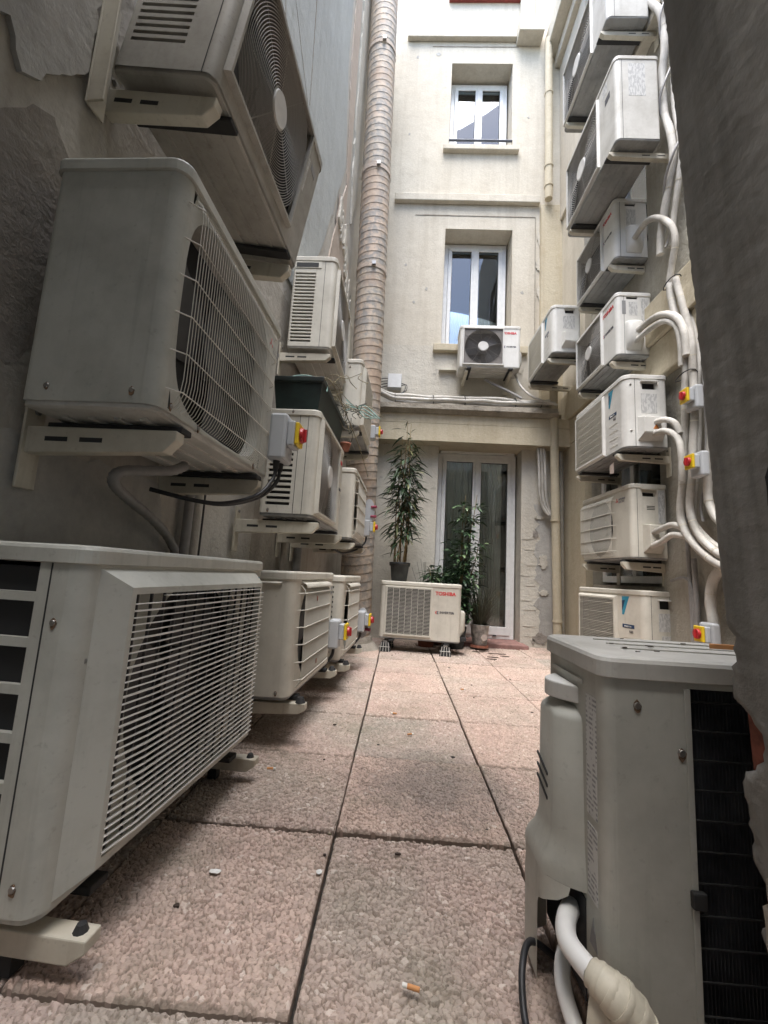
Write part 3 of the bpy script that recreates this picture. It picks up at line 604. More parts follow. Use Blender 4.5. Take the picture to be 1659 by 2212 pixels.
# pale blue paint upstairs, pink render band and peeling strip beside the duct
lpatch(rag([(1.0, 8.3), (3.72, 8.3), (3.70, 6.0), (3.92, 4.9), (3.35, 3.5), (2.9, 2.7), (1.0, 2.7)], .12, .012), .001, .008, 'blue_paint', 'plaster_blue')
lpatch(rag([(3.80, 8.3), (4.05, 8.3), (4.1, 5.2), (4.02, 3.9), (3.6, 3.2), (3.45, 3.3), (4.0, 4.8), (3.82, 6.0)], .1, .012), .001, .012, 'pink_render', 'plaster_pink')
lpatch(rag([(4.12, 8.3), (4.6, 8.3), (4.6, 5.4), (4.3, 4.6), (4.2, 5.2)], .1, .02), .001, .02, 'white_render', 'wall_white')
lpatch(rag([(3.75, 4.45), (4.1, 4.4), (4.5, 3.9), (4.4, 3.4), (3.8, 3.3), (3.6, 3.5)], .06, .03), .013, .0145, 'bare_cement', 'plaster_pink')
for k in range(7): y = 3.8+.12*k+rnd.uniform(-.03, .03); z = 4.35-.12*k+rnd.uniform(-.1, .1); lpatch(rag([(y-.05, z-.16), (y+.02, z-.2), (y+.05, z+.1), (y-.02, z+.16)], .03, .012), .015, .035, 'plaster_flake', 'wall_white')
for y0, z0, y1, z1 in ((1.9, 5.2, 2.5, 3.2), (2.6, 6.4, 2.75, 4.2), (2.2, 4.6, 2.9, 4.0), (1.5, 4.4, 2.3, 5.6)): lpatch(rag([(y0, z0), (y1, z1), (y1+.012, z1), (y0+.012, z0)], .06, .006), .0085, .0095, 'crack', 'ledge_stone')

# ---- right wall
rwall = thing('right_wall', 'grey stained side wall carrying the right hand stack of units', 'wall', (1.98, 3, 0))
def rpart(m, name, mat, bev=0): o = m.build(name, mat, rwall, bev); o.matrix_parent_inverse = Matrix.Translation((-1.98, -3, 0)); return o
WX = 2.0
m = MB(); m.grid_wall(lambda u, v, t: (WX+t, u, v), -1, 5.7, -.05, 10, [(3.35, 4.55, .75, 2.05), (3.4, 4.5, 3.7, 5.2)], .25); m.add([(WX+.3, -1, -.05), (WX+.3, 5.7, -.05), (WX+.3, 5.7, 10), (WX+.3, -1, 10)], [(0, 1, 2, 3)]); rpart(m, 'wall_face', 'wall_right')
rpart(MB().box(1.90, WX-.0005, 2.2, 5.14, 2.66, 3.00), 'ledge', 'wall_yellow', .01); rpart(MB().box(1.93, WX-.0005, 2.2, 5.14, 2.36, 2.655), 'ledge', 'wall_yellow', .01)
rpart(MB().box(1.93, WX-.0005, 4.55, 5.14, -.04, 2.35), 'pale_strip', 'wall_yellow'); rpart(MB().box(1.90, WX-.0005, 2.5, 5.24, 5.50, 5.74), 'ledge', 'wall_facade', .01); rpart(MB().box(1.93, WX-.0005, 4.5, 5.16, 3.01, 5.495), 'pale_strip', 'wall_facade')
rpart(MB().box(1.72, WX-.0005, 2.0, 5.24, 8.2, 8.5), 'cornice', 'wall_facade', .01); rpart(MB().box(1.86, WX-.0005, 2.0, 5.24, 8.02, 8.198), 'cornice', 'wall_facade', .01); rpart(MB().box(1.93, WX-.0005, 4.4, 5.24, 5.745, 8.015), 'pale_strip', 'wall_facade')
for (z0, z1) in ((.78, 2.02), (3.72, 5.18)):
    wn = thing('side_window', 'white framed side window behind the %s units of the right hand stack' % ('lower' if z0 < 2 else 'upper'), 'window', (WX+.1, 3.95, z0))
    for a, b_, c, d_ in ((-.6, .6, 0, .06), (-.6, .6, z1-z0-.06, z1-z0)): MB().box(0, .05, a, b_, c, d_).build('frame', 'pvc_white', wn)
    for a, b_ in ((-.6, -.54), (-.03, .03), (.54, .6)): MB().box(.001, .049, a, b_, .06, z1-z0-.06).build('frame', 'pvc_white', wn)
    MB().box(.02, .028, -.54, .54, .06, z1-z0-.06).build('pane', 'window_glass', wn); MB().box(.145, .149, -.59, .59, .01, z1-z0-.01).build('room_behind', 'room_dark', wn)

# ---- near building: window jamb, plus unseen wall strip and rear building added to shape the light
near = thing('near_building', 'rough plastered window jamb with broken edge showing brick', 'building', (0, 0, 0))
MB().box(-1.2, 2.1, .40, .62, 1.95, 3.3).build('shade_wall_above', 'wall_right', near)  # unseen strip of wall, put back and sized to shade the near units
m = MB(); m.prism([(.4946, -.05), (2.1, -.05), (2.1, 1.899), (.407, 1.899)], lambda a, v, t: (a, t, v), .36, .612); m.build('brick_core', 'brick', near)
m = MB(); ny, nz = 26, 240; vs = []
rj = random.Random(12); off = 0; offs = []
for k in range(nz+1):
    z = -.05+1.945*k/nz; off = off*.7+rj.uniform(-.008, .008); base = 0
    if z < .60: base = .012*(.60-z)/.6*2.2
    for c0, wd_, dp in ((.545, .045, .05), (.66, .03, .012), (.36, .03, .012), (.20, .08, .03)):
        base += dp*max(0, 1-abs(z-c0)/wd_)**.5 if abs(z-c0) < wd_ else 0
    offs.append(max(0, base+off*(.8 if z < .75 else .10)))
for k in range(nz+1):
    z = -.05+1.945*k/nz
    for i in range(ny+1):
        y = .30+(.625-offs[k]-.30)*i/ny; e = (1-i/ny)*.325
        x = .443-.045*(z-.83)+.0010*math.sin(y*31+z*17)*math.sin(z*23+y*9)+rj.uniform(-.0008, .0008)+.006*max(0, 1-e/.012)
        vs.append((x, y, z))
fs = [(k*(ny+1)+i, k*(ny+1)+i+1, (k+1)*(ny+1)+i+1, (k+1)*(ny+1)+i) for k in range(nz) for i in range(ny)]
m.add(vs, fs, True)
for k in range(nz): a = vs[k*(ny+1)+ny]; b_ = vs[(k+1)*(ny+1)+ny]; m.add([a, b_, (b_[0]+.0115, b_[1]-.002, b_[2]), (a[0]+.0115, a[1]-.002, a[2])], [(0, 1, 2, 3)])
m.build('reveal_plaster', 'jamb_plaster', near)
JX = lambda a, v, t: (.4445-.045*(v-.83)-t, a, v)
for poly, mt in (([(.47, .05), (.60, .02), (.585, .2), (.60, .34), (.575, .44), (.52, .40), (.48, .30)], 'wall_left'), ([(.44, .52), (.56, .47), (.565, .52), (.55, .60), (.47, .62)], 'plaster_grey'), ([(.5, .95), (.506, .95), (.53, .86), (.515, .78), (.535, .68), (.528, .68), (.508, .78), (.522, .86)], 'slot_dark')):
    MB().prism(rag(poly, .012, .004), JX, .0015, .0045 if mt != 'slot_dark' else .0034).build('plaster_sheet' if mt != 'slot_dark' else 'crack', mt, near)
m = MB(); m.prism([(.53, -.05), (2.1, -.05), (2.1, 1.899), (.44, 1.899)], lambda a, v, t: (a, t, v), .6125, .622); m.build('outer_render', 'wall_right', near)
rear = thing('added_rear_building', 'added unseen cream building blocking low sky behind the window jamb', 'building', (0, -1.9, 0))  # unseen building added for pane reflections and to block low sky
m = MB(); m.grid_wall(lambda u, v, t: (u, -t, v), -7, 9, -.05, 6.6, [(x, x+1.0, z, z+1.5) for x in (-4.5, -2, .5, 3, 5.5) for z in (1, 4.2)], .15); m.build('wall', 'wall_facade', rear)
for x in (-4.5, -2, .5, 3, 5.5):
    for z in (1, 4.2):
        f_ = MB().box(x, x+1.0, -.16, -.12, z, z+.07).box(x, x+1.0, -.16, -.12, z+1.43, z+1.5).box(x, x+.07, -.1599, -.1201, z+.07, z+1.43).box(x+.93, x+1.0, -.1599, -.1201, z+.07, z+1.43).box(x+.46, x+.54, -.1599, -.1201, z+.07, z+1.43).build('window', 'pvc_white', rear)
        MB().box(x+.01, x+.99, -.146, -.138, z+.01, z+1.49).build('pane', 'coil_dark', f_)

# ================================================================== LEFT UNITS
def deg(a): return R(a)
# L1
wins = [(.095, .35, .055+.083*i, .055+.083*i+.066) for i in range(7)]
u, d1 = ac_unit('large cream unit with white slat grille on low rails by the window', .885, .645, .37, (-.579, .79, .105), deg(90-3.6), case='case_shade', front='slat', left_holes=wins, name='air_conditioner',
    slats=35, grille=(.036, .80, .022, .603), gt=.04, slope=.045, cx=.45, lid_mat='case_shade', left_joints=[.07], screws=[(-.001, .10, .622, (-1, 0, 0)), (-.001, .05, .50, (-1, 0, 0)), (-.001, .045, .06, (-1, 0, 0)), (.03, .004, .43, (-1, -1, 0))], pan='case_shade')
MB().box(.815, .87, -.0012, -.0003, .45, .478).build('sticker', 'black_print', u); lettering('refrigerant_lettering', 'R32', .026, 'black_print', u, (.815, -.0015, .415), FR, .0006)
for k in range(5): MB().box(.81, .875, -.002, -.0004, .07+k*.075, .073+k*.075).build('panel_rib', 'case_shade', u)
MB().prism([(.825, .585), (.847, .587), (.831, .545)], lambda u_, v, t: (u_, t, v), -.0014, -.0004).build('emblem', 'blue_print', u)
for f, nm in ((.06, 0), (.9, 1)):
    b = thing('floor_rail', 'cream steel floor rail under the large slat grilled unit'+(' at its facade end' if f > .5 else ' at its window end'), 'rail', u.location, u.rotation_euler, 'floor rails of the slat grilled unit')
    x = .885*f; MB().prism([(-.075, -.05), (-.075, -.028), (.42, -.028), (.42, -.07), (-.045, -.07)], lambda a, v, t: (t, a, v), x-.02, x+.02).build('arm', 'bracket_paint', b, .003)
    MB().box(x-.015, x+.015, .06, .09, -.105, -.0705).build('stud', 'rubber', b); MB().box(x-.015, x+.015, .33, .36, -.105, -.0705).build('stud', 'rubber', b); MB().disc((x, -.05, -.028), (0, 0, 1), .013, .008, .012, 10).build('bolt', 'rubber', b)
# L2
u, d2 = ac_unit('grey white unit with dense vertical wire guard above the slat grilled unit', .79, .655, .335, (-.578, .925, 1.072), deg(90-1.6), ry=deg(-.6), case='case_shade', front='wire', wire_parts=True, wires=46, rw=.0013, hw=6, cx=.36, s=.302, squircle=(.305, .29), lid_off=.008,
    screws=[(-.001, .06, .045, (-1, 0, 0)), (-.001, .27, .05, (-1, 0, 0)), (.06, -.001, .03, (0, -1, 0)), (.2, -.001, .022, (0, -1, 0)), (.62, -.001, .022, (0, -1, 0))], pan='case_grey')
diamonds(u, .685, .545, .022); lettering('brand_lettering', 'MITSUBISHI', .019, 'grey_print', u, (.705, -.0015, .535), FR, .0004, .8); lettering('brand_lettering', 'ELECTRIC', .019, 'grey_print', u, (.705, -.0015, .515), FR, .0004, .8)
brackets(u, d2, 'cream steel bracket under the dense wire guarded unit', .055, (.13, .86), .01, .07, .2)
iso = isolator('grey isolator with large red knob on the dense wire guarded unit', (-.553, 1.655, 1.16), deg(90-1.6), (.072, .12, .195))
for k in range(2):
    MB().disc((.03+.05*k, -.035, -.0005), (0, 0, -1), .014, .012, .034, 12).build('gland', 'rubber', iso)
    MB().tube(spline([(.03+.05*k, -.035, -.03), (.02+.05*k, -.03, -.08), (-.05+.03*k, .0, -.16), (-.14+.02*k, .08, -.21), (-.2, .16, -.215), (-.25, .3, -.19)], 6), .008, 8).build('cable', 'cable_black', iso)
# L3
u, d3 = ac_unit('big dirty unit with round spiral fan guard tilting out from the upper left wall', .82, .575, .335, (-.615, 1.04, 2.135), deg(90-3.5), rx=deg(9), case='case_dirty_shaded', front='spiral', ring_parts=True, rings=27, ring_mat='ring_grey',
    left_holes=lou(17, .12, .30, .10, .53, .5), left_joints=[.04], pan='case_dirty_shaded', cx=.325, cz=.30, frame=(.03, .63, .065, .535), joints=[], lid_mat='case_dirty_shaded')
MB().box(.66, .68, -.0012, -.0004, .30, .46).build('print_strip', 'label_print', u); MB().box(.70, .76, -.0012, -.0004, .44, .47).build('sticker', 'grey_print', u)
brackets(u, d3, 'rusty steel bracket under the big tilting unit', .05, (.07, .93), .0, .085, .5)
pst = thing('angle_post', 'grey angle iron post on the wall behind the big tilting unit', 'post', (0, 0, 0))
m = MB(); m.prism([(1.02, 2.02), (1.085, 2.02), (1.085, 2.42), (1.02, 2.42)], lambda a, v, t: LW(a, v, t), .017, .024); m.prism([(1.02, 2.02), (1.027, 2.02), (1.027, 2.42), (1.02, 2.42)], lambda a, v, t: LW(a, v, t), .0245, .075); m.build('angle_iron', 'bracket_paint', pst, .002)
# L4
u, d4 = ac_unit('white unit with many side louvres and round guard high on the left wall', .824, .665, .292, (-.52, 2.611, 2.163), deg(90-.8), case='case_cream', front='spiral', left_holes=lou(21, .135, .28, .04, .55, .6), left_joints=[.075], pan='case_grey')
MB().box(-.004, -.0004, .10, .28, .575, .625).build('handle_plate', 'case_cream', u, .002); MB().box(-.0055, -.0045, .12, .27, .583, .615).build('handle_slot', 'slot_dark', u)
brackets(u, d4, 'cream steel bracket under the many louvred unit', .05, (.05, .9), .0, .06)
# L5
u, d5 = ac_unit('cream unit with round guard and lower side louvres below the green planter', .81, .575, .28, (-.458, 2.159, .995), deg(90-2.1), case='case_cream', front='spiral', left_holes=lou(12, .12, .245, .05, .40, .55), left_joints=[.055, .10], rings=20, screws=[(-.001, .23, .03, (-1, 0, 0)), (-.005, .14, .56, (-1, 0, 0))])
toshiba_print(u, .81, .575, .60, .8)
brackets(u, d5, 'cream steel bracket under the unit below the planter', .13, (.06, .93), .03, .07)
# L6
u, d6 = ac_unit('small cream wire guarded unit at the far end of the middle left row', .803, .539, .29, (-.359, 3.146, .97), deg(90-1.7), case='case_cream', front='wire', wires=40, hw=5, hood=True, cx=.30)
brackets(u, d6, 'cream steel bracket under the far middle unit', .17, (.08, .9), .02, .06)
def valve_plate(root, w, z):
    MB().disc((w+.0005, .14, z), (1, 0, 0), .05, .045, .015, 16).build('valve_plate', 'iso_grey', root); 
    for k in (-1, 1): MB().disc((w+.016, .14, z+k*.055), (1, -.6, 0), .011, .011, .06, 10).build('valve_cap', 'pink_cap', root)
def valve_bracket(root, w, z):
    MB().prism(ragged(-.03, z, .055, .12, 20, .02), lambda a, v, t: (t, a, v), w+.02, w+.03).build('valve_plate', 'iso_grey', root)
    for k in (-1, 1): MB().disc((w+.019, -.05, z+k*.045), (-.3, -1, 0), .011, .013, .055, 10).build('valve_cap', 'pink_cap', root)
valve_bracket(u, .803, .33)
iso = isolator('small grey isolator on the far middle left unit', (-.34, 3.86, 1.06), deg(90-1.7), (.06, .09, .15), 'iso_grey', .022)
MB().tube(spline([(.04, -.03, 0), (.03, -.02, -.06), (-.02, .05, -.13), (-.2, .15, -.17), (-.4, .2, -.13)]), .008, 8).build('cable', 'cable_black', iso)
# L7
u, d7 = ac_unit('cream unit beside the spiral duct, highest of the far left ones', .808, .57, .30, (-.372, 3.242, 1.863), deg(90-2), case='case_cream', front='mesh', screws=[(-.001, .1, .5, (-1, 0, 0)), (-.001, .13, .06, (-1, 0, 0))])
brackets(u, d7, 'cream steel bracket under the unit beside the spiral duct', .12, (.06, .9), .0, .06)
iso = isolator('small grey isolator on the unit beside the spiral duct', (-.345, 3.95, 2.0), deg(90-2), (.055, .09, .14), 'iso_grey', .02)
# L8, L9 on the floor
u, d8 = ac_unit('cream wire guarded floor unit next to the slat grilled unit', .808, .525, .30, (-.425, 1.825, .195), deg(90-3.2), rx=deg(-1.2), case='case_cream', front='wire', wires=40, hw=6, hood=True, cx=.345, screws=[(-.001, .05, .03, (-1, 0, 0))])
MB().add([(0, .05, .482), (0, .25, .482), (-.012, .245, .474), (-.012, .055, .474), (0, .05, .465), (0, .25, .465)], [(0, 1, 2, 3), (3, 2, 5, 4)]).build('handle_lip', 'case_cream', u)
lettering('refrigerant_lettering', 'R32', .022, 'grey_print', u, (.735, -.0015, .40), FR, .0004); MB().box(.735, .775, -.0012, -.0004, .425, .445).build('sticker', 'grey_print', u)
for cx_, cz_ in ((.30, .40), (.34, .10)): MB().disc((cx_, -.031, cz_), (0, -1, 0), .014, .008, .001, 9).build('rust_spot', 'terracotta', u)
for f in (.1, .9):
    b = thing('floor_rail', 'low steel rail under the first wire guarded floor unit'+(' at its facade end' if f > .5 else ' at its window end'), 'rail', u.location, u.rotation_euler, 'floor rails of the near wire guarded unit')
    x = .808*f; MB().prism([(-.06, -.05), (-.06, -.0225), (.485, -.0225), (.485, -.085), (-.03, -.065)], lambda a, v, t: (t, a, v), x-.02, x+.02).build('arm', 'bracket_paint', b, .003)
    MB().disc((x, -.035, -.0225), (0, 0, 1), .022, .012, .022, 12).build('foot_pad', 'rubber', b); MB().box(x-.028, x+.028, .4855, .492, -.15, .04).build('wall_plate', 'bracket_paint', b)
iso = isolator('grey isolator with yellow plate on the near wire guarded floor unit', (-.39, 2.56, .285), deg(90-3.2), (.06, .10, .165), 'iso_grey', .024)
MB().tube(spline([(.04, -.03, 0), (.04, -.02, -.05), (.0, .05, -.13), (-.1, .15, -.16)]), .009, 8).build('cable', 'cable_black', iso)
u, d9 = ac_unit('cream wire guarded floor unit with punched side, second from the slat grilled unit', .80, .52, .29, (-.335, 2.70, .185), deg(90-2.4), case='case_cream', front='wire', wires=40, hw=5, hood=True, cx=.33, left_holes=[(.06, .068, .05+.03*i, .064+.03*i) for i in range(14)])
valve_bracket(u, .80, .15)
for f in (.1, .88):
    b = thing('floor_rail', 'low steel rail under the punched side floor unit'+(' at its facade end' if f > .5 else ' at its window end'), 'rail', u.location, u.rotation_euler, 'floor rails of the punched side unit')
    x = .80*f; MB().prism([(-.06, -.05), (-.06, -.0225), (.485, -.0225), (.485, -.085), (-.03, -.065)], lambda a, v, t: (t, a, v), x-.02, x+.02).build('arm', 'bracket_paint', b, .003)
    MB().disc((x, -.035, -.0225), (0, 0, 1), .022, .012, .022, 12).build('foot_pad', 'rubber', b); MB().box(x-.028, x+.028, .4855, .492, -.15, .04).build('wall_plate', 'bracket_paint', b)
iso = isolator('grey isolator on the punched side floor unit near the spiral duct', (-.305, 3.42, .275), deg(90-2.4), (.06, .10, .16), 'iso_grey', .022)
MB().tube(spline([(.04, -.03, 0), (.03, -.02, -.05), (.0, .05, -.12), (-.1, .15, -.16)]), .009, 8).build('cable', 'cable_black', iso)

# ================================================================== FLOOR UNIT AND FACADE UNIT
ft, dF = ac_unit('floor standing unit with louvred grille and red lettering below the bamboo pot', .78, .551, .29, (-.163, 4.306, .120), deg(-6), case='case_cream', front='louvre', gt=.014, slope=.006, grille=(.045, .505, .035, .505))
toshiba_print(ft, .78, .551, .535, .98)
valve_cover_dome(ft, .78, .29, .05, .30, .08, .25, 'case_cream', .05)
MB().box(.785, .84, .05, .2, .02, .05).build('pipe_boot', 'rubber', ft)
for f in (.09, .83):
    for yy in (.01, .25):
        b = thing('plastic_foot', 'black plastic foot block with pale ribs under the louvred floor unit', 'foot', ft.matrix_basis @ Vector((.78*f, yy, -.12)) if False else (0, 0, 0), (0, 0, 0), 'foot blocks of the louvred floor unit')
        b.location = Matrix.Translation((-.163, 4.306, .0)) @ Matrix.Rotation(R(-6), 4, 'Z') @ Vector((.78*f, yy, 0)); b.rotation_euler = (0, 0, R(-6))
        MB().loops([[(sx*a, sy*a*.8, z) for sx, sy in ((-1, -1), (1, -1), (1, 1), (-1, 1))] for z, a in ((.0, .055), (.085, .04))]).build('block', 'rubber', b, .003)
        m = MB()
        for xx in (-.8, -.27, .27, .8): m.tube([(xx*.054, -.0455, .003), (xx*.04, -.0335, .085)], .003, 4)
        m.tube([(-.05, -.04, .045), (.05, -.04, .045)], .003, 4); m.build('rib', 'case_grey', b)
        MB().box(-.02, .02, -.03, .03, .0855, .0975).build('cap', 'screw', b, .002)
fu, dU = ac_unit('small unit with round guard and red lettering mounted below the middle window', .72, .54, .29, (.60, 4.86, 3.23), deg(-1), case='case_white', front='spiral', corner_rings=False, rings=22, ring_mat='guard_plate', pan='case_grey', cx=.275)
toshiba_print(fu, .72, .54, .505, .82); valve_cover_dome(fu, .72, .29, .06, .26, .08, .25, 'case_white', .045)
brackets(fu, dU, 'cream steel bracket under the facade unit', .09, (.12, .86), -.03, .05)
MB().box(-.22, .0, .32, .38, .12, .15).build('side_bar', 'bracket_paint', fu)

# ================================================================== RIGHT UNITS (service side faces the window)
def runit(label, pos, w, h, d, yaw, **k):
    y = pos[1]+w*math.cos(R(yaw)); x = pos[0]-w*math.sin(R(yaw)); return ac_unit(label, w, h, d, (x, y, pos[2]), R(-90+yaw), **k)
u, dd = runit('topmost unit of the right hand stack with round guard', (1.527, 3.06, 5.504), .97, .71, .35, .3, case='case_grey', front='spiral', right_joints=[.06])
brackets(u, dd, 'grey steel bracket under the topmost right hand unit', .115, (.12, .9), .02, .05)
u, dd = runit('tall unit with round guard, second from the top of the right hand stack', (1.498, 2.90, 4.118), .97, .77, .333, .5, case='case_grey', front='spiral', right_joints=[.05], joints=[.70])
sticker(u, .97, .10, .23, .40, .70); MB().box(.80, .88, -.0015, -.0004, .5, .56).build('badge', 'black_print', u); MB().box(.76, .84, -.0012, -.0004, .60, .70).build('sticker', 'label_print', u)
brackets(u, dd, 'grey steel bracket under the tall right hand unit', .16, (.12, .9), .02, .05)
u, dd = runit('unit with round guard and looped pipe, below the tall right hand unit', (1.72, 3.504*.97, 3.53), .765, .575, .285, 1.3, case='case_white', front='spiral', right_joints=[.045], right_holes=[(.09, .18, .50, .53)])
handle(u, .765, .09, .18, .495, 'case_white', False); sticker(u, .7655, .10, .18, .30, .47); valve_cover_dome(u, .765, .285, .05, .29, .09, .23, 'case_white', .055); toshiba_print(u, .765, .575, .55, .85)
brackets(u, dd, 'cream steel bracket under the unit with the looped pipe', .03, (.12, .9), .02, .06)
u, dd = runit('white unit with red lettering in the middle of the right hand stack', (1.675, 3.313, 2.587), .787, .557, .282, .7, case='case_white', front='spiral', right_joints=[.06], right_holes=[(.08, .17, .495, .522)])
handle(u, .787, .08, .17, .485, 'case_white', False); sticker(u, .7875, .10, .17, .35, .47); sticker(u, .7875, .045, .075, .36, .48, 'grey_print'); sticker(u, .7875, .20, .26, .25, .50); valve_cover_dome(u, .787, .282, .05, .29, .065, .20, 'case_white', .06); toshiba_print(u, .787, .557, .555, .95)
brackets(u, dd, 'cream steel bracket under the middle unit with red lettering', .04, (.12, .9), .02, .06)
def big_blue(u, w, h, x, s=1.0):
    MB().prism([(x, h*.91), (x+.075*s, h*.915), (x+.018*s, h*.68), (x, h*.68)], lambda a, v, t: (a, t, v), -.0014, -.0004).build('emblem', 'blue_print', u)
    MB().prism([(x, h*.86), (x+.032*s, h*.865), (x+.004*s, h*.74), (x, h*.74)], lambda a, v, t: (a, t, v), -.0022, -.0015).build('emblem', 'navy_print', u)
    MB().box(x, x+.12*s, -.0014, -.0004, h*.52, h*.565).build('sticker', 'navy_print', u); lettering('model_lettering', 'INVERTER', .017*s, 'paper', u, (x+.02, -.0022, h*.53), FR, 0, .95)
    lettering('refrigerant_lettering', 'R32', .024*s, 'black_print', u, (x+.07*s, -.0015, h*.465), FR, .0005)
    for k in range(4): MB().box(x, x+.13*s, -.0018, -.0004, h*(.10+.1*k), h*(.10+.1*k)+.003).build('panel_rib', 'case_cream', u)
u, dd = runit('white unit with fine mesh guard and blue emblem below the red lettered one', (1.616, 3.11, 1.75), .906, .573, .31, 0, case='case_white', front='mesh', right_joints=[.075], right_holes=[(.13, .225, .455, .505)], grille=(.03, .60, .02, .535), gt=.02, rc=.06)
big_blue(u, .906, .573, .665); handle(u, .906, .13, .225, .455); sticker(u, .9065, .12, .235, .27, .42); valve_cover_box(u, .906, .31, .05, .235, .09, .27)
MB().prism([(.17, .13), (.215, .13), (.192, .168)], lambda a, v, t: (t, a, v), .9615, .9625).build('warning_triangle', 'orange_print', u)
for z in (.13, .49): MB().disc((.906, .045, z), (1, 0, 0), .009, .006, .002, 10).build('screw', 'screw', u)
brackets(u, dd, 'cream steel bracket under the mesh guarded unit', .065, (.08, .88), .02, .06)
MB().prism([(.62, -.13), (.68, -.14), (.68, -.05), (.62, -.07)], lambda a, v, t: (a, .02+t, v), 0, .004).build('hanging_tag', 'tag_cream', u)
u, dd = runit('cream wire guarded unit with short white pipes low in the right hand stack', (1.715, 3.243, .949), .813, .568, .268, 1.7, case='case_cream', front='wire', wires=46, hw=5, right_joints=[.045], right_holes=[(.085, .175, .47, .50)], cx=.29)
handle(u, .813, .085, .175, .465, 'case_cream'); valve_cover_box(u, .813, .268, .04, .26, .08, .215, 'case_cream', .06); sticker(u, .8135, .20, .25, .27, .52); diamonds(u, .615, .46, .022); lettering('brand_lettering', 'MITSUBISHI', .021, 'grey_print', u, (.64, -.0015, .462), FR, .0004, .9); lettering('brand_lettering', 'ELECTRIC', .021, 'grey_print', u, (.64, -.0015, .44), FR, .0004, .9)
for k in range(3): MB().box(.8125, .8145, .115, .175, .37+.012*k, .375+.012*k).build('vent_slit', 'slot_dark', u)
brackets(u, dd, 'cream steel bracket under the wire guarded unit with short pipes', .03, (.08, .88), .03, .07)
u, dd = runit('cream mesh guarded unit with blue emblem standing behind the foreground unit', (1.80, 3.25, .12), .78, .60, .29, 13, case='case_cream', front='mesh', right_joints=[.05], right_holes=[(.12, .215, .47, .53)], grille=(.03, .50, .02, .55), gt=.025, rc=.05, slats=36)
big_blue(u, .78, .60, .55, 1.0); handle(u, .78, .12, .215, .475); sticker(u, .7805, .11, .225, .31, .44); sticker(u, .7805, .13, .22, .20, .28); valve_cover_box(u, .78, .29, .03, .19, .09, .25, 'case_cream')
for f in (.12, .85): MB().box(.78*f-.03, .78*f+.03, .0, .29, -.12, -.0225).build('support_block', 'rubber', u)
u, dd = runit('unit with grey mesh guard and blue emblem hung near the far right corner', (1.458, 4.178, 3.074), .785, .535, .29, .7, case='case_white', front='mesh', right_holes=[(.13, .22, .44, .48)], grille=(.03, .52, .02, .50), gt=.02, rc=.05)
big_blue(u, .785, .535, .57, .9); handle(u, .785, .13, .22, .435); sticker(u, .7855, .11, .23, .27, .41); valve_cover_box(u, .785, .29, .05, .22, .09, .25)
brackets(u, dd, 'cream steel bracket under the far right corner unit', .24, (.08, .88), .02, .06)

# ================================================================== FOREGROUND UNIT (back to the window)
w, h, d = .78, .578, .28
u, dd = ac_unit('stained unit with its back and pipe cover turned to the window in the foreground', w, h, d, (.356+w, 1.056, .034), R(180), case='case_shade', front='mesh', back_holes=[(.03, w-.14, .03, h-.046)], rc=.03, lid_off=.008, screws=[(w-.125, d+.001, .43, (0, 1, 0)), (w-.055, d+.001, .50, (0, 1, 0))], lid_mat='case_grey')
for k in range(3): MB().box(.03, w-.08, .06+.06*k, .064+.06*k, h, h+.0025).build('lid_rib', 'case_grey', u)
MB().box(w-.142, w-.132, d+.0005, d+.003, .03, h-.046).build('edge_flange', 'case_shade', u, .002)
m = MB()
for k in range(104): x = .034+k*.0057; m.box(x, x+.0012, d-.03, d-.012, .034, h-.05)
m.build('coil_fins', 'fin_metal', u, kind='stuff')
m = MB()
for k in range(11): m.tube([(.03, d-.008, .05+.046*k), (w-.14, d-.008, .05+.046*k)], .0016, 4, False)
m.build('coil_guard', 'rubber', u, kind='stuff')
MB().box(w-.150, w-.128, d+.001, d+.012, .205, .23).build('black_clip', 'rubber', u, .003)
# handle hood (quarter round), pipe cover column flaring into the open pipe box
hood = [(w, .055)]+[(w+.042*math.sin(R(a)), .055+.125*(1-math.cos(R(a)))/1.0 if False else .055+.125*(a/180)) for a in range(0, 181, 15)]+[(w, .18)]
MB().prism(hood, lambda a, b_, t: (a, b_, t), .470, .502).build('handle_hood', 'case_white', u, .003)
MB().box(w+.0004, w+.004, .05, .20, .512, .520).build('panel_crease', 'case_shade', u)
L = []
for z, ya, yb, out in ((.462, .06, .165, .012), (.45, .05, .19, .036), (.44, .045, .195, .040), (.24, .04, .20, .042), (.215, .03, .203, .048), (.195, .012, .206, .057), (.18, .004, .208, .061), (.165, .002, .208, .062)):
    L.append([(w, ya, z)]+[(w+out*min(1, 1.5*math.sin(R(a)))**.7, ya+(yb-ya)*(a/180), z) for a in range(10, 171, 16)]+[(w, yb, z)])
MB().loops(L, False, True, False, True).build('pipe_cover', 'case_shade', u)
L = []
for z, a1 in ((.1648, 170), (.150, 168), (.135, 158), (.122, 140), (.112, 122), (.10, 116), (-.03, 114)):
    L.append([(w, .002, z)]+[(w+.062*min(1, 1.5*math.sin(R(a)))**.7, .002+.206*(a/180), z) for a in np.linspace(10, a1, 12)])
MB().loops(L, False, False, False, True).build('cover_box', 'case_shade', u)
MB().box(w+.0005, w+.003, .012, .205, .0, .155).build('cover_inside', 'slot_dark', u)
for k in range(3): MB().prism([(.07, .345-.022*k), (.13, .325-.022*k), (.13, .320-.022*k), (.07, .340-.022*k)], lambda a, v, t: (w+.041+.0, a, v) if t == 0 else (w+.0437, a, v), 0, 1).build('vent_slit', 'slot_dark', u)
sticker(u, w, .212, .252, .30, .50); sticker(u, w, .214, .25, .17, .285)
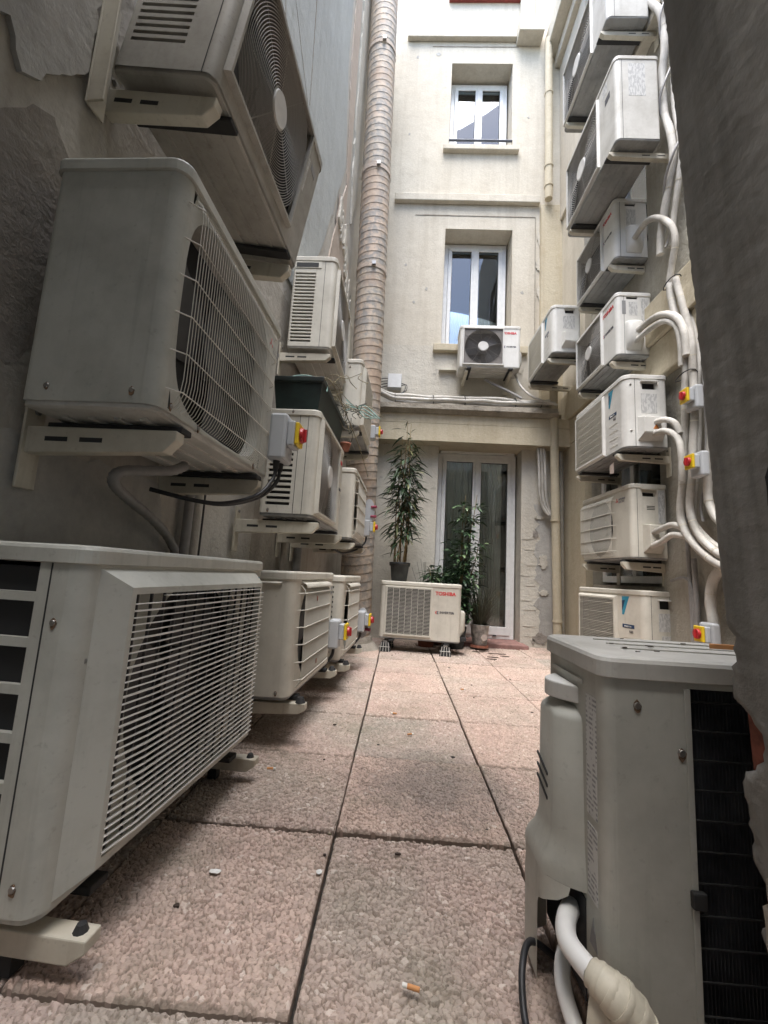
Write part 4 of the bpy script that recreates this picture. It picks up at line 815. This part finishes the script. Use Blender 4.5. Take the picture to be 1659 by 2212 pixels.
MB().prism([(.217, .10), (.247, .10), (.232, .145)], lambda a, v, t: (t, a, v), w+.0003, w+.0009).build('warning_triangle', 'grey_print', u)
pp = thing('refrigerant_pipe', 'white foam pipe wrapped in cream tape leaving the foreground unit', 'pipe')
MB().tube(spline([(.345, .89, .150), (.320, .85, .152), (.306, .80, .155), (.322, .755, .150)], 6), .0165, 14).build('foam_sleeve', 'pvc_white', pp)
MB().tube(spline([(.345, .90, .09), (.318, .86, .085), (.306, .82, .07), (.312, .77, .045), (.33, .74, .01)], 6), .013, 12).build('foam_sleeve', 'pvc_white', pp)
q = spline([(.3205, .759, .1505), (.342, .737, .143), (.370, .728, .118), (.385, .724, .07), (.39, .722, -.02)], 7)
MB().tube(q, .02, 14, True, [.0175+.002*math.sin(i*1.7)**2+.010*min(1, i/9) for i in range(len(q))]).build('tape_wrap', 'tape_cream', pp)
for i in range(3, len(q)-2, 3):
    ra = .0175+.010*min(1, i/9)+.0022; MB().tube([q[i], q[i].lerp(q[i+1], .5), q[i+1], q[i+1].lerp(q[i+2], .4)], ra, 14, True, [ra, ra+.0006, ra+.0006, ra-.0005]).build('tape_turn', 'tape_cream', pp)
MB().tube([(.3725, .7285, .112), (.3765, .7275, .100), (.380, .7265, .088)], .0295, 14).build('tape_turn', 'tape_cream', pp); MB().tube([(.3815, .7262, .080), (.3845, .725, .064)], .0298, 14).build('tape_turn', 'tape_cream', pp)
MB().add([(.318, .748, .150), (.345, .715, .140), (.352, .705, .05), (.30, .735, .055), (.322, .747, .148), (.348, .716, .138), (.355, .706, .049), (.304, .737, .054)], [(0, 1, 2, 3), (4, 5, 6, 7), (0, 1, 5, 4), (1, 2, 6, 5), (2, 3, 7, 6), (3, 0, 4, 7)]).build('tape_flap', 'tape_cream', pp)
tag(MB().tube(spline([(.34, .95, .02), (.285, .93, .06), (.255, .88, .055), (.245, .83, .02), (.25, .77, .012), (.30, .70, .012)], 6), .006, 8).build('floor_cable', 'cable_black'), 'dark cable curling out at the foot of the foreground unit', 'cable')
tag(MB().prism([(-.05, -.006), (.05, -.004), (.045, .006), (-.04, .007)], lambda a, b_, t: (.70+a, .95+b_, t), .6125+.0015, .623).build('wood_splinter', 'filter_orange'), 'orange wood splinter lying on the lid of the foreground unit', 'splinter')
for k in range(9):
    x, y = random.uniform(.42, .68), random.uniform(.80, 1.03); r_ = random.uniform(.003, .007)
    o = MB().prism([(a+x, b_+y) for a, b_ in ragged(0, 0, r_, r_*.45, 7, .4)], lambda a, b_, t: (a, b_, t), .6148, .6162).build('dead_leaf_bit', 'soil'); tag(o, 'tiny dead leaf scrap on the lid of the foreground unit', 'leaf scrap', 'leaf scraps on the foreground lid')

# ================================================================== PIPES ON THE RIGHT WALL
def pipe(label, pts, r, mat='pipe_white', ties=True, group='insulated pipes on the right wall', sub=6):
    t = thing('insulated_pipe', label, 'pipe', group=group); q = spline(pts, sub); rr = random.Random(len(pts)+int(r*1000))
    MB().tube(q, r, 10, True, [r*(1+rr.uniform(-.045, .045)) for _ in q]).build('foam_sleeve', mat, t)
    if ties:
        for i in range(4, len(q)-2, 11): dv = (Vector(q[i+1])-Vector(q[i])).normalized(); MB().tube([Vector(q[i])-dv*.004, Vector(q[i])+dv*.004], r*1.07, 10).build('joint', 'bracket_paint', t)
    return t
P1 = [(1.9, 3.12, 6.3), (1.9, 3.1, 5.78), (1.9, 2.96, 5.4), (1.9, 2.92, 5.02), (1.9, 2.97, 4.78), (1.9, 2.96, 4.43), (1.9, 2.90, 4.19), (1.9, 2.88, 3.94), (1.9, 2.95, 3.75), (1.9, 3.05, 3.5), (1.9, 3.08, 3.3)]
pipe('thick twisted pipe bundle beside the top right hand units', P1, .029); pipe('thinner pipe running beside the thick twisted bundle', [(x+.03, y-.07+.03*math.sin(z*5), z) for x, y, z in P1], .022); pipe('grey cable twisted round the thick bundle beside the top units', [(1.9+.045*math.cos(z*9), y-.03+.045*math.sin(z*9), z) for x, y, z in spline(P1, 3)], .009, 'cable_grey', False, sub=2)
pipe('looped pipe arching out of the unit below the tall one', [(1.86, 3.36, 3.68), (1.88, 3.2, 3.70), (1.88, 3.04, 3.58), (1.88, 2.91, 3.40), (1.88, 2.87, 3.24), (1.88, 2.92, 3.08), (1.88, 2.96, 2.95)], .023)
A = [(1.88, 2.96, 2.96), (1.88, 2.92, 2.73), (1.88, 2.85, 2.51), (1.88, 2.82, 2.26), (1.88, 2.84, 2.05), (1.88, 2.86, 1.72), (1.88, 2.90, 1.48), (1.88, 2.94, 1.26), (1.88, 2.92, 1.16), (1.88, 2.84, 1.05), (1.88, 2.66, .92), (1.88, 2.4, .82)]
B = [(1.89, 2.90, 2.96), (1.89, 2.83, 2.68), (1.89, 2.77, 2.41), (1.89, 2.77, 2.17), (1.89, 2.77, 1.91), (1.89, 2.80, 1.71), (1.89, 2.83, 1.46), (1.89, 2.86, 1.29), (1.89, 2.84, 1.18), (1.89, 2.77, 1.07), (1.89, 2.62, .96), (1.89, 2.4, .88)]
pipe('pipe on the left edge of the main bundle sweeping forward at the bottom', A, .025); pipe('pipe in the middle of the main bundle sweeping forward at the bottom', B, .024)
pipe('thin pipe tucked between the two thick pipes of the main bundle', [(x+.03, y+.05, z) for (x, y, z) in B], .018); pipe('thin grey cable winding down the outer side of the main bundle', [(1.93, y-.055+.02*math.sin(z*7), z) for (x, y, z) in B[:9]], .009, 'cable_grey', False)
pipe('slim white pipe hugging the outer edge of the main bundle', [(1.93, y-.06, z) for (x, y, z) in A[:9]]+[(1.93, 2.70, 1.02), (1.93, 2.5, .93)], .015); pipe('slim grey pipe beside the wall at the back of the main bundle', [(1.965, y+.10, z) for (x, y, z) in A[:9]]+[(1.965, 3.0, .6), (1.965, 3.0, .1)], .014, 'cable_grey', False)
pipe('pipe at the back of the main bundle with a gentle lower bend', [(1.94, 2.70, 2.3), (1.94, 2.70, 1.73), (1.94, 2.76, 1.39), (1.94, 2.73, 1.24), (1.94, 2.62, 1.12), (1.94, 2.4, 1.0)], .026)
pipe('outermost pipe of the main bundle with the tightest lower bend', [(1.95, 2.62, 1.9), (1.95, 2.63, 1.5), (1.95, 2.66, 1.32), (1.95, 2.58, 1.18), (1.95, 2.4, 1.06)], .026)
pipe('upper of two pipes arching from the red lettered unit', [(1.79, 3.30, 2.75), (1.85, 3.2, 2.80), (1.86, 3.03, 2.76), (1.86, 2.87, 2.64), (1.86, 2.79, 2.48), (1.86, 2.78, 2.3)], .026, ties=False)
pipe('lower of two pipes arching from the red lettered unit', [(1.79, 3.30, 2.68), (1.85, 3.18, 2.73), (1.86, 3.0, 2.69), (1.86, 2.87, 2.57), (1.86, 2.83, 2.42), (1.86, 2.83, 2.25)], .022, ties=False)
pipe('upper short pipe bending from the mesh guarded unit', [(1.80, 3.09, 1.93), (1.83, 3.0, 1.93), (1.84, 2.9, 1.87), (1.85, 2.86, 1.78)], .021, ties=False)
pipe('lower pipe bending down from the mesh guarded unit', [(1.80, 3.09, 1.85), (1.82, 2.98, 1.84), (1.83, 2.87, 1.76), (1.83, 2.83, 1.64), (1.84, 2.85, 1.45)], .021, ties=False)
pipe('upper stub pipe of the wire guarded unit', [(1.83, 3.22, 1.13), (1.86, 3.14, 1.16), (1.87, 3.02, 1.18), (1.88, 2.92, 1.15)], .021, ties=False)
pipe('lower stub pipe of the wire guarded unit', [(1.83, 3.22, 1.04), (1.86, 3.13, 1.07), (1.87, 3.02, 1.11), (1.88, 2.90, 1.09)], .021, ties=False)
pipe('grey bent pipe low on the right wall above the lowest isolator', [(1.95, 2.60, .92), (1.95, 2.72, .86), (1.95, 2.78, .78), (1.95, 2.80, .66), (1.95, 2.78, .5), (1.95, 2.78, .1)], .03)
pipe('thin pipe dropping to the floor beside the lowest isolator', [(1.96, 2.95, .95), (1.96, 2.94, .64), (1.96, 2.95, .44), (1.96, 2.95, .05)], .017, 'cable_grey', False)
pipe('thin bent tube behind the wire guarded unit', [(1.96, 3.2, .8), (1.96, 3.05, .82), (1.96, 2.98, .74), (1.96, 2.97, .4)], .01, 'cable_grey', False)
for k, (z, r_) in enumerate(((2.95, .07), (2.18, .075), (1.6, .07))):
    c = (1.885, 2.83 if k else 2.93, z); tag(MB().tube([(c[0]+r_*.6*math.cos(a*.5236), c[1]+r_*1.2*math.sin(a*.5236), c[2]+.01*math.sin(a)) for a in range(13)], .004, 5).build('tie_wrap', 'cable_black'), ['black tie round the top of the main pipe bundle', 'black tie round the bundle beside the red lettered unit', 'black strap round the bundle beside the mesh guarded unit'][k], 'tie')
isolator('isolator on the right wall level with the mesh guarded unit', (1.90, 2.80, 1.90), R(-90), (.05, .11, .16), 'iso_grey', .024)
isolator('isolator on the right wall just above the wire guarded unit', (1.90, 2.78, 1.45), R(-90), (.05, .11, .16), 'iso_grey', .024)
isolator('lowest isolator, low on the right wall behind the foreground unit', (1.92, 2.80, .38), R(-90), (.05, .12, .17), 'iso_grey', .026)

# ================================================================== DUCT, DRAIN PIPES, CABLES
du = thing('spiral_duct', 'rusty spiral wound metal duct rising beside the left wall to the roof', 'duct', (-.41, 4.42, 0), (0, R(-.95), 0))
r_ = .165; sec = MB(); n = 28; st = .086
prof = ((0, r_), (.004, r_-.004), (.008, r_+.0018), (.018, r_), (st, r_))
sec.loops([[(rr*math.cos(k*2*math.pi/n), rr*math.sin(k*2*math.pi/n), z+.03*math.sin(k*2*math.pi/n+.6)) for k in range(n)] for z, rr in prof], True, False, False, True)
first = sec.build('duct_section', 'duct_metal', du)
for k in range(106):
    o = first if k == 0 else first.copy()
    if k: COL.objects.link(o)
    o.parent = du; o.location = (0, 0, .04+k*st); o.rotation_euler = (0, 0, 0)
for z in (4.05, 5.30, 7.0):
    MB().loops([[((r_+.008)*math.cos(k*2*math.pi/n), (r_+.008)*math.sin(k*2*math.pi/n), z+zz) for k in range(n)] for zz in (0, .05)], True, False, False, True).build('clamp_band', 'plaster_pink', du); MB().box(.02, .06, -r_-.035, -r_-.006, z+.005, z+.045).build('clamp_lug', 'screw', du)
MB().disc((0, 0, -.005), (0, 0, 1), .26, .20, .06, 28).build('floor_collar', 'ledge_stone', du); MB().disc((0, 0, .0555), (0, 0, 1), .19, .175, .06, 28).build('floor_collar', 'ledge_stone', du)
def drain(label, pts, r, clips, mat='wall_yellow'):
    t = thing('drain_pipe', label, 'pipe', group='drain pipes'); q = spline(pts, 4); MB().tube(q, r, 12).build('pipe', mat, t)
    for z in clips:
        p = min(q, key=lambda v: abs(v.z-z)); MB().tube([(p.x, p.y, z-.01), (p.x, p.y, z+.01)], r*1.18, 12).build('clip', mat, t); MB().box(p.x-.008, p.x+.008, p.y, p.y+.12, z-.008, z+.008).build('clip_arm', mat, t)
drain('cream drain pipe running from the ledge down beside the peeling corner', [(1.745, 4.96, 3.15), (1.75, 4.96, 2.6), (1.77, 4.97, 1.6), (1.80, 4.98, .0)], .048, (1.45, .32))
drain('thin second pipe standing behind the cream drain pipe', [(1.86, 5.05, 2.3), (1.87, 5.05, 1.2), (1.88, 5.05, 0)], .022, (1.2,), 'wall_right')
drain('upper cream drain pipe beside the tall facade windows', [(1.73, 5.1, 8.3), (1.73, 5.1, 7.0), (1.73, 5.1, 5.76)], .05, (7.4, 6.25, 5.95))
for k in range(3): pipe(['left white cable curving down under the beam by the glazed door', 'middle white cable curving down between two others under the beam', 'white cable closest to the drain pipe curving down under the beam'][k], [(1.58+.035*k, 5.02, 2.32), (1.60+.035*k, 5.03, 2.1), (1.615+.035*k, 5.04, 1.75), (1.66+.03*k, 5.05, 1.6), (1.72+.02*k, 5.05, 1.52)], .015, 'pipe_white', False, 'white cables at the facade corner')
# cable bundle on the ledge
for k in range(4):
    yy = 4.93+.035*k; r_ = (.022, .02, .018, .016)[k]; rr = random.Random(k)
    pts = [(-.55, yy+.05, 3.03)]+[(-.4+.215*i, yy, 2.80+r_+.05*(k % 2)+rr.uniform(.0, .03)+(.10 if i == 0 else 0)) for i in range(11)]
    pipe(['front pipe', 'second pipe', 'third pipe', 'rear pipe'][k]+' of the white bundle lying on the facade ledge', pts, r_, 'pipe_white' if k < 3 else 'cable_grey', False, 'white pipe bundle on the ledge', 4)
for k, x in enumerate((-.16, .30, .68, 1.28, 1.58)): tag(MB().tube([(x+.002*a, 4.985+.075*math.cos(a*.5236), 2.855+.055*math.sin(a*.5236)) for a in range(13)], .005, 5).build('tie_wrap', 'cable_black'), 'black tie round the white pipe bundle on the ledge', 'tie', 'ties on the ledge bundle')
pipe('single white pipe sagging from the facade unit across the ledge', [(1.30, 5.0, 3.22), (1.36, 4.92, 3.02), (1.5, 4.87, 2.88), (1.75, 4.86, 2.80)], .014, 'pipe_white', False)
pipe('grey pipe leaving the bottom of the facade unit', [(.95, 5.1, 3.2), (1.05, 5.02, 3.10), (1.22, 4.95, 2.98), (1.35, 4.9, 2.88)], .016, 'cable_grey', False)
jb = thing('junction_box', 'small pale junction box with black cables on the facade', 'box', (-.26, FY-.0065, 3.05))
MB().box(0, .175, -.09, 0, .02, .21).build('housing', 'iso_grey', jb, .006); MB().box(.004, .171, -.0935, -.0905, .024, .206).build('cover', 'pvc_white', jb, .002)
for k in range(4): MB().tube(spline([(.0, -.03-.012*k, .17-.04*k), (-.06-.012*(3-k), -.04, .15-.035*k), (-.10-.01*(3-k), -.05, .08-.02*k), (-.11, -.1, -.05), (-.1, -.18, -.12)], 5), .005, 6).build('cable', 'cable_black', jb)
for k in range(2): MB().tube(spline([(.175, -.04, .1-.03*k), (.22+.02*k, -.05, .08), (.22+.02*k, -.06, .0), (.15, -.1, -.08), (.1, -.2, -.14)], 5), .005, 6).build('cable', 'cable_black', jb)
# hose and conduits on the left wall
hs = thing('drain_hose', 'ribbed grey hose bending down the wall below the dense wire guarded unit', 'hose')
q = spline([(-.74, 1.40, 1.055), (-.76, 1.34, 1.02), (-.82, 1.21, .985), (-.84, 1.20, .95), (-.86, 1.30, .92), (-.88, 1.5, .87), (-.895, 1.66, .80), (-.90, 1.71, .70), (-.90, 1.72, .1)], 9)
MB().tube(q, .017, 10, True, [.0155+.002*(i % 2) for i in range(len(q))]).build('hose', 'cable_grey', hs)
for k, (y, r_, mt, ln) in enumerate(((1.76, .02, 'cable_grey', 1.06), (1.82, .024, 'wall_left_up', 1.1), (1.87, .008, 'cable_black', 1.06), (2.98, .022, 'wall_left', .98), (3.3, .03, 'cable_grey', .95))):
    p0, p1 = LW(y, .04, .04), LW(y, ln, .04); tag(MB().tube([p0, p1], r_, 10).build('conduit', mt), ['ribbed grey conduit beside the drain hose', 'cream painted conduit next to the ribbed grey one', 'thin black cable on the wall beside the cream conduit', 'wall coloured conduit behind the near wire guarded unit', 'grey conduit behind the punched side unit'][k], 'conduit')

# ================================================================== PLANTS
def leaf_cloud(name, mat, parent, leaves, droop=.5):
    m = MB(); val = []
    for (p, dv, ln, wd_) in leaves:
        p = Vector(p); dv = Vector(dv).normalized(); sd = dv.cross(Vector((0, 0, 1)))
        sd = sd.normalized() if sd.length > .05 else Vector((1, 0, 0))
        sd = (sd+Vector((0, 0, random.uniform(-.5, .5)))).normalized(); g = Vector((0, 0, -1)); nrm = sd.cross(dv)
        a = p; b_ = p+dv*ln*.4+g*ln*.06*droop; c = p+dv*ln*.75+g*ln*.25*droop; e = p+dv*ln+g*ln*.5*droop
        m.add([a, b_-sd*wd_*.5+nrm*wd_*.12, b_+g*.0, b_+sd*wd_*.5+nrm*wd_*.12, c-sd*wd_*.33, c+sd*wd_*.33, e], [(0, 1, 2), (0, 2, 3), (1, 4, 2), (2, 4, 5), (2, 5, 3), (4, 6, 5)])
        val += [random.random()]*7
    return m.build(name, mat, parent, kind='stuff', attrs={'leafv': val})
bx, by, bz = .01, 4.45, .672
bp = thing('bamboo_plant', 'tall thin bamboo in a black pot standing on the louvred floor unit', 'plant', (bx, by, bz))
pot = MB(); n = 24; pot.loops([[(rr*math.cos(k*2*math.pi/n), rr*math.sin(k*2*math.pi/n), z) for k in range(n)] for z, rr in ((0, .075), (.005, .078), (.15, .095), (.151, .105), (.188, .108), (.19, .098), (.165, .095))], True, True, True, True); pot.build('pot', 'pot_black', bp)
MB().disc((0, 0, .150), (0, 0, 1), .093, .093, .02, 18).build('soil', 'soil', bp)
lv = []
rb = random.Random(21)
for k in range(7):
    a = k*.9; x0, y0 = .055*math.cos(a), .055*math.sin(a); tx, ty = x0+rb.uniform(-.02, .13), y0+rb.uniform(-.08, .08); hh = (1.55, 1.72, 1.4, 1.5, 1.68, 1.2, 1.3)[k]
    pts = [(x0+(tx-x0)*t+.015*math.sin(t*5+k), y0+(ty-y0)*t, .165+(hh-.165)*t) for t in [i/14 for i in range(15)]]
    MB().tube(pts, .007, 6, True, [(.0085-.0065*i/14)*(1.12 if i % 2 else 1) for i in range(15)]).build('cane', 'cane', bp)
    for i in range(135):
        t = rb.uniform(.22, .93) if rb.random() < .93 else rb.uniform(.1, 1)
        if .30 < t < .42 and rb.random() < .75: continue
        if t > .82 and rb.random() < .7: continue
        j = t*14; p = Vector(pts[int(j)]).lerp(Vector(pts[min(14, int(j)+1)]), j % 1); a2 = rb.uniform(0, 6.28); st = Vector((math.cos(a2), math.sin(a2), rb.uniform(-.3, .5))); rad = rb.uniform(.0, .11)*(1.1-abs(t-.6))
        lv.append((p+st*rad, st+Vector((0, 0, rb.uniform(-.5, .2))), rb.uniform(.10, .19), rb.uniform(.018, .029)))
    if k in (0, 1, 4):
        for i in range(5): lv.append((pts[14-i//2], (rb.uniform(-1, 1), rb.uniform(-1, 1), rb.uniform(-.2, .8)), .1, .014))
leaf_cloud('foliage', 'leaf_bamboo', bp, lv, .7)
sh = thing('leafy_shrub', 'dense leafy shrub in front of the glazed door', 'plant', (.62, 4.78, 0)); lv = []
MB().loops([[(rr*math.cos(k*2*math.pi/n), rr*math.sin(k*2*math.pi/n), z) for k in range(n)] for z, rr in ((0, .11), (.22, .14), (.225, .13), (.2, .125))], True, True, True, True).build('pot', 'pot_black', sh)
for k in range(9):
    tall = k < 5; tx, ty = (rb.uniform(.06, .26), rb.uniform(-.08, .1)) if tall else (rb.uniform(-.30, -.05), rb.uniform(-.1, .1)); hh = rb.uniform(1.45, 1.8) if k < 3 else rb.uniform(1.0, 1.4) if tall else rb.uniform(.75, .95)
    pts = [(tx*t**.7+.02*math.sin(t*6+k), ty*t, .2+(hh-.2)*t) for t in [i/10 for i in range(11)]]
    MB().tube(pts, .007, 6, True, [.009-.006*i/10 for i in range(11)]).build('stem', 'cane', sh)
    for i in range(165):
        t = rb.uniform(.25, 1); j = t*10; p = Vector(pts[min(10, int(j))]); a2 = rb.uniform(0, 6.28); st = Vector((math.cos(a2), math.sin(a2), rb.uniform(-.2, .6)))
        lv.append((p+st*rb.uniform(0, .15 if t < .7 else .09), st+Vector((0, 0, rb.uniform(-.4, .3))), rb.uniform(.07, .13), rb.uniform(.022, .034)))
for i in range(620):
    a2 = rb.uniform(0, 6.28); rr = rb.random()**.5; p = Vector((-.02+.28*rr*math.cos(a2), .14*rr*math.sin(a2), rb.uniform(.30, .85))); lv.append((p, (rb.uniform(-1, 1), rb.uniform(-1, 1), rb.uniform(-.4, .7)), rb.uniform(.07, .12), rb.uniform(.022, .034)))
leaf_cloud('foliage', 'leaf_shrub', sh, lv, .6)
gb = thing('grass_bucket', 'long dark grass spilling from a pale metal bucket by the door', 'plant', (.905, 4.80, 0))
MB().loops([[(rr*math.cos(k*2*math.pi/n), rr*math.sin(k*2*math.pi/n), z) for k in range(n)] for z, rr in ((.045, .075), (.05, .078), (.25, .10), (.256, .104), (.26, .098), (.23, .094))], True, True, True, True).build('bucket', 'bucket', gb)
MB().disc((0, 0, .02), (0, 0, 1), .1, .095, .0245, 18).build('saucer', 'terracotta', gb)
MB().prism(ragged(.03, .13, .03, .035, 12, .2), lambda a, v, t: (a, -.096+t, v), -.004, .01).build('torn_sticker', 'tag_cream', gb)
m = MB(); val = []
for i in range(330):
    a2 = rb.uniform(0, 6.28); hh = rb.uniform(.12, .60); sp = rb.uniform(.08, .34); p = Vector((.06*math.cos(a2), .06*math.sin(a2), .24)); L = []
    for s_ in range(5):
        t = s_/4; c = p+Vector((math.cos(a2)*sp*t**1.6, math.sin(a2)*sp*t**1.6, hh*t-.22*hh*t**3)); wv = Vector((-math.sin(a2), math.cos(a2), 0))*.0042*(1-t*.85); L.append([tuple(c-wv), tuple(c+wv)])
    m.loops(L, False, False, False, True); val += [rb.random()*.8]*10
m.build('grass_blades', 'leaf_dry', gb, kind='stuff', attrs={'leafv': val})
dgs = thing('dry_grass', 'thin dry stems growing behind the louvred floor unit', 'plant', (.33, 4.75, 0)); m = MB()
MB().disc((0, 0, 0), (0, 0, 1), .08, .1, .16, 16).build('pot', 'terracotta', dgs)
for i in range(34):
    a2 = rb.uniform(0, 6.28); hh = rb.uniform(.5, .95); sp = rb.uniform(.05, .2); m.tube([(sp*t**1.5*math.cos(a2), sp*t**1.5*math.sin(a2), .14+(hh-.14)*t) for t in (0, .3, .6, 1)], .002, 3)
m.build('stems', 'leaf_dry', dgs, kind='stuff')
# planter trough on the unit, with dead vines, small pots
pl = thing('planter_trough', 'long dark green trough with dead vines on top of the louvred cream unit', 'planter', (-.475, 2.20, 1.5725), (0, 0, R(90-2.1)))
PL, PD, PH = .70, .25, .20
def trough(s_): return [(-.01*s_+.012, -.01*s_), (PL-.012+.01*s_, -.01*s_), (PL-.012+.01*s_, PD+.01*s_), (-.01*s_+.012, PD+.01*s_)]
MB().loops([[(x, y, z) for x, y in trough(s_)] for z, s_ in ((0, -1), (PH-.03, 1), (PH-.03, 1.9), (PH, 1.9), (PH, .6), (PH-.05, .4))]).build('trough', 'planter_green', pl, .006)
MB().box(.015, PL-.015, .01, PD-.01, PH-.0495, PH-.03).build('soil', 'soil', pl)
m = MB()
for k in range(16):
    x0 = rb.uniform(.02, PL-.02); q = [Vector((x0, rb.uniform(.0, .2), PH-.04))]
    for i in range(6): q.append(q[-1]+Vector((rb.uniform(-.05, .12), rb.uniform(-.09, .03), rb.uniform(-.05, .05) if i > 1 else .04)))
    m.tube(spline(q, 3), .0022, 4)
m.tube(spline([(.0, .05, PH), (.08, -.03, PH+.02), (.25, -.06, PH-.02), (.5, -.10, PH-.10), (.75, -.14, PH-.20), (1.1, -.16, PH-.30)], 5), .003, 5)
m.build('dead_vines', 'straw', pl, kind='stuff')
MB().tube(spline([(.02, .2, PH), (.05, .1, PH+.03), (.1, .0, PH+.02), (.08, -.02, PH-.05)], 5), .004, 5).build('string', 'twine', pl)
tag(MB().loops([[(-.42+rr*math.cos(k*2*math.pi/16), 2.93+rr*math.sin(k*2*math.pi/16), z) for k in range(16)] for z, rr in ((1.572, .026), (1.615, .036), (1.618, .040), (1.63, .040), (1.627, .034))], True, True, True, True).build('clay_pot', 'terracotta'), 'small terracotta pot at the far end of the green trough', 'pot')
tv = thing('tangled_vine', 'tangle of vine and turquoise string on the bracket beside the spiral duct', 'vine', (-.42, 3.22, 1.90)); m = MB()
for k in range(14):
    q = [Vector((rb.uniform(-.12, .06), rb.uniform(-.10, .0), rb.uniform(-.04, .1)))]
    for i in range(6): q.append(q[-1]+Vector((rb.uniform(-.05, .07), rb.uniform(-.05, .05), rb.uniform(-.05, .04))))
    m.tube(spline(q, 3), .003, 4)
m.build('stems', 'leaf_dry', tv, kind='stuff')
for k in range(4): MB().tube(spline([(-.05, -.06, .06+.03*k), (.03, -.08, .08), (.1, -.1, .03*k), (.16+.02*k, -.1, -.01)], 4), .004, 5).build('string', 'twine', tv)

# ================================================================== LITTER
def butt(x, y, a, label):
    t = thing('cigarette_butt', label, 'cigarette butt', (x, y, .0075), (0, 0, a), 'cigarette butts on the paving')
    MB().tube([(0, 0, 0), (.022, 0, 0)], .004, 10).build('filter', 'filter_orange', t); MB().tube([(.0222, 0, 0), (.031, 0, -.0005)], .0038, 10).build('paper', 'paper', t)
butt(.075, .875, 2.9, 'orange cigarette butt on the slab beside the foreground unit'); butt(-.44, 1.67, .1, 'pale cigarette butt beside the slat grilled unit'); butt(.08, 2.11, .5, 'cigarette butt in the middle of the third slab row'); butt(.03, 2.40, 3.0, 'cigarette butt near the fourth slab joint'); butt(.45, 3.0, .2, 'cigarette butt on the slabs towards the louvred floor unit')
tag(MB().prism(ragged(-.40, 1.13, .016, .008, 12, .2), lambda a, b_, t: (a, b_, t), .003, .0042).build('white_petal', 'paper'), 'white petal on the slab in front of the slat grilled unit', 'petal')
tag(MB().prism(ragged(-.155, 1.16, .007, .008, 10, .3), lambda a, b_, t: (a, b_, t), .002, .0035).build('white_scrap', 'paper'), 'small white scrap by the slab joint', 'scrap')
tag(MB().prism([(.325, 1.10), (.35, 1.085), (.356, 1.10), (.331, 1.114)], lambda a, b_, t: (a, b_, t), .008, .012).build('paper_scrap', 'paper'), 'white folded paper scrap beside the foreground unit pipe cover', 'scrap')
for k in range(40):
    x, y = rb.uniform(-.5, 1.6), rb.uniform(1.0, 4.8); r_ = rb.uniform(.004, .009)
    tag(MB().prism([(a+x, b_+y) for a, b_ in ragged(0, 0, r_, r_*.6, 7, .4, rb)], lambda a, b_, t: (a, b_, t), .0, .004).build('debris_bit', rb.choice(('soil', 'straw', 'soil', 'rubber'))), 'small dark crumb of debris on the paving slabs', 'debris', 'crumbs of debris on the paving')
for k in range(7):
    x, y = rb.uniform(.75, 1.2), rb.uniform(4.2, 4.7)
    tag(MB().prism([(a+x, b_+y) for a, b_ in ragged(0, 0, .05, .012, 9, .3, rb)], lambda a, b_, t: (a, b_, t), .004, .008).build('fallen_leaf', 'soil'), 'dark fallen leaf on the slabs in front of the door step', 'leaf', 'fallen leaves by the door step')
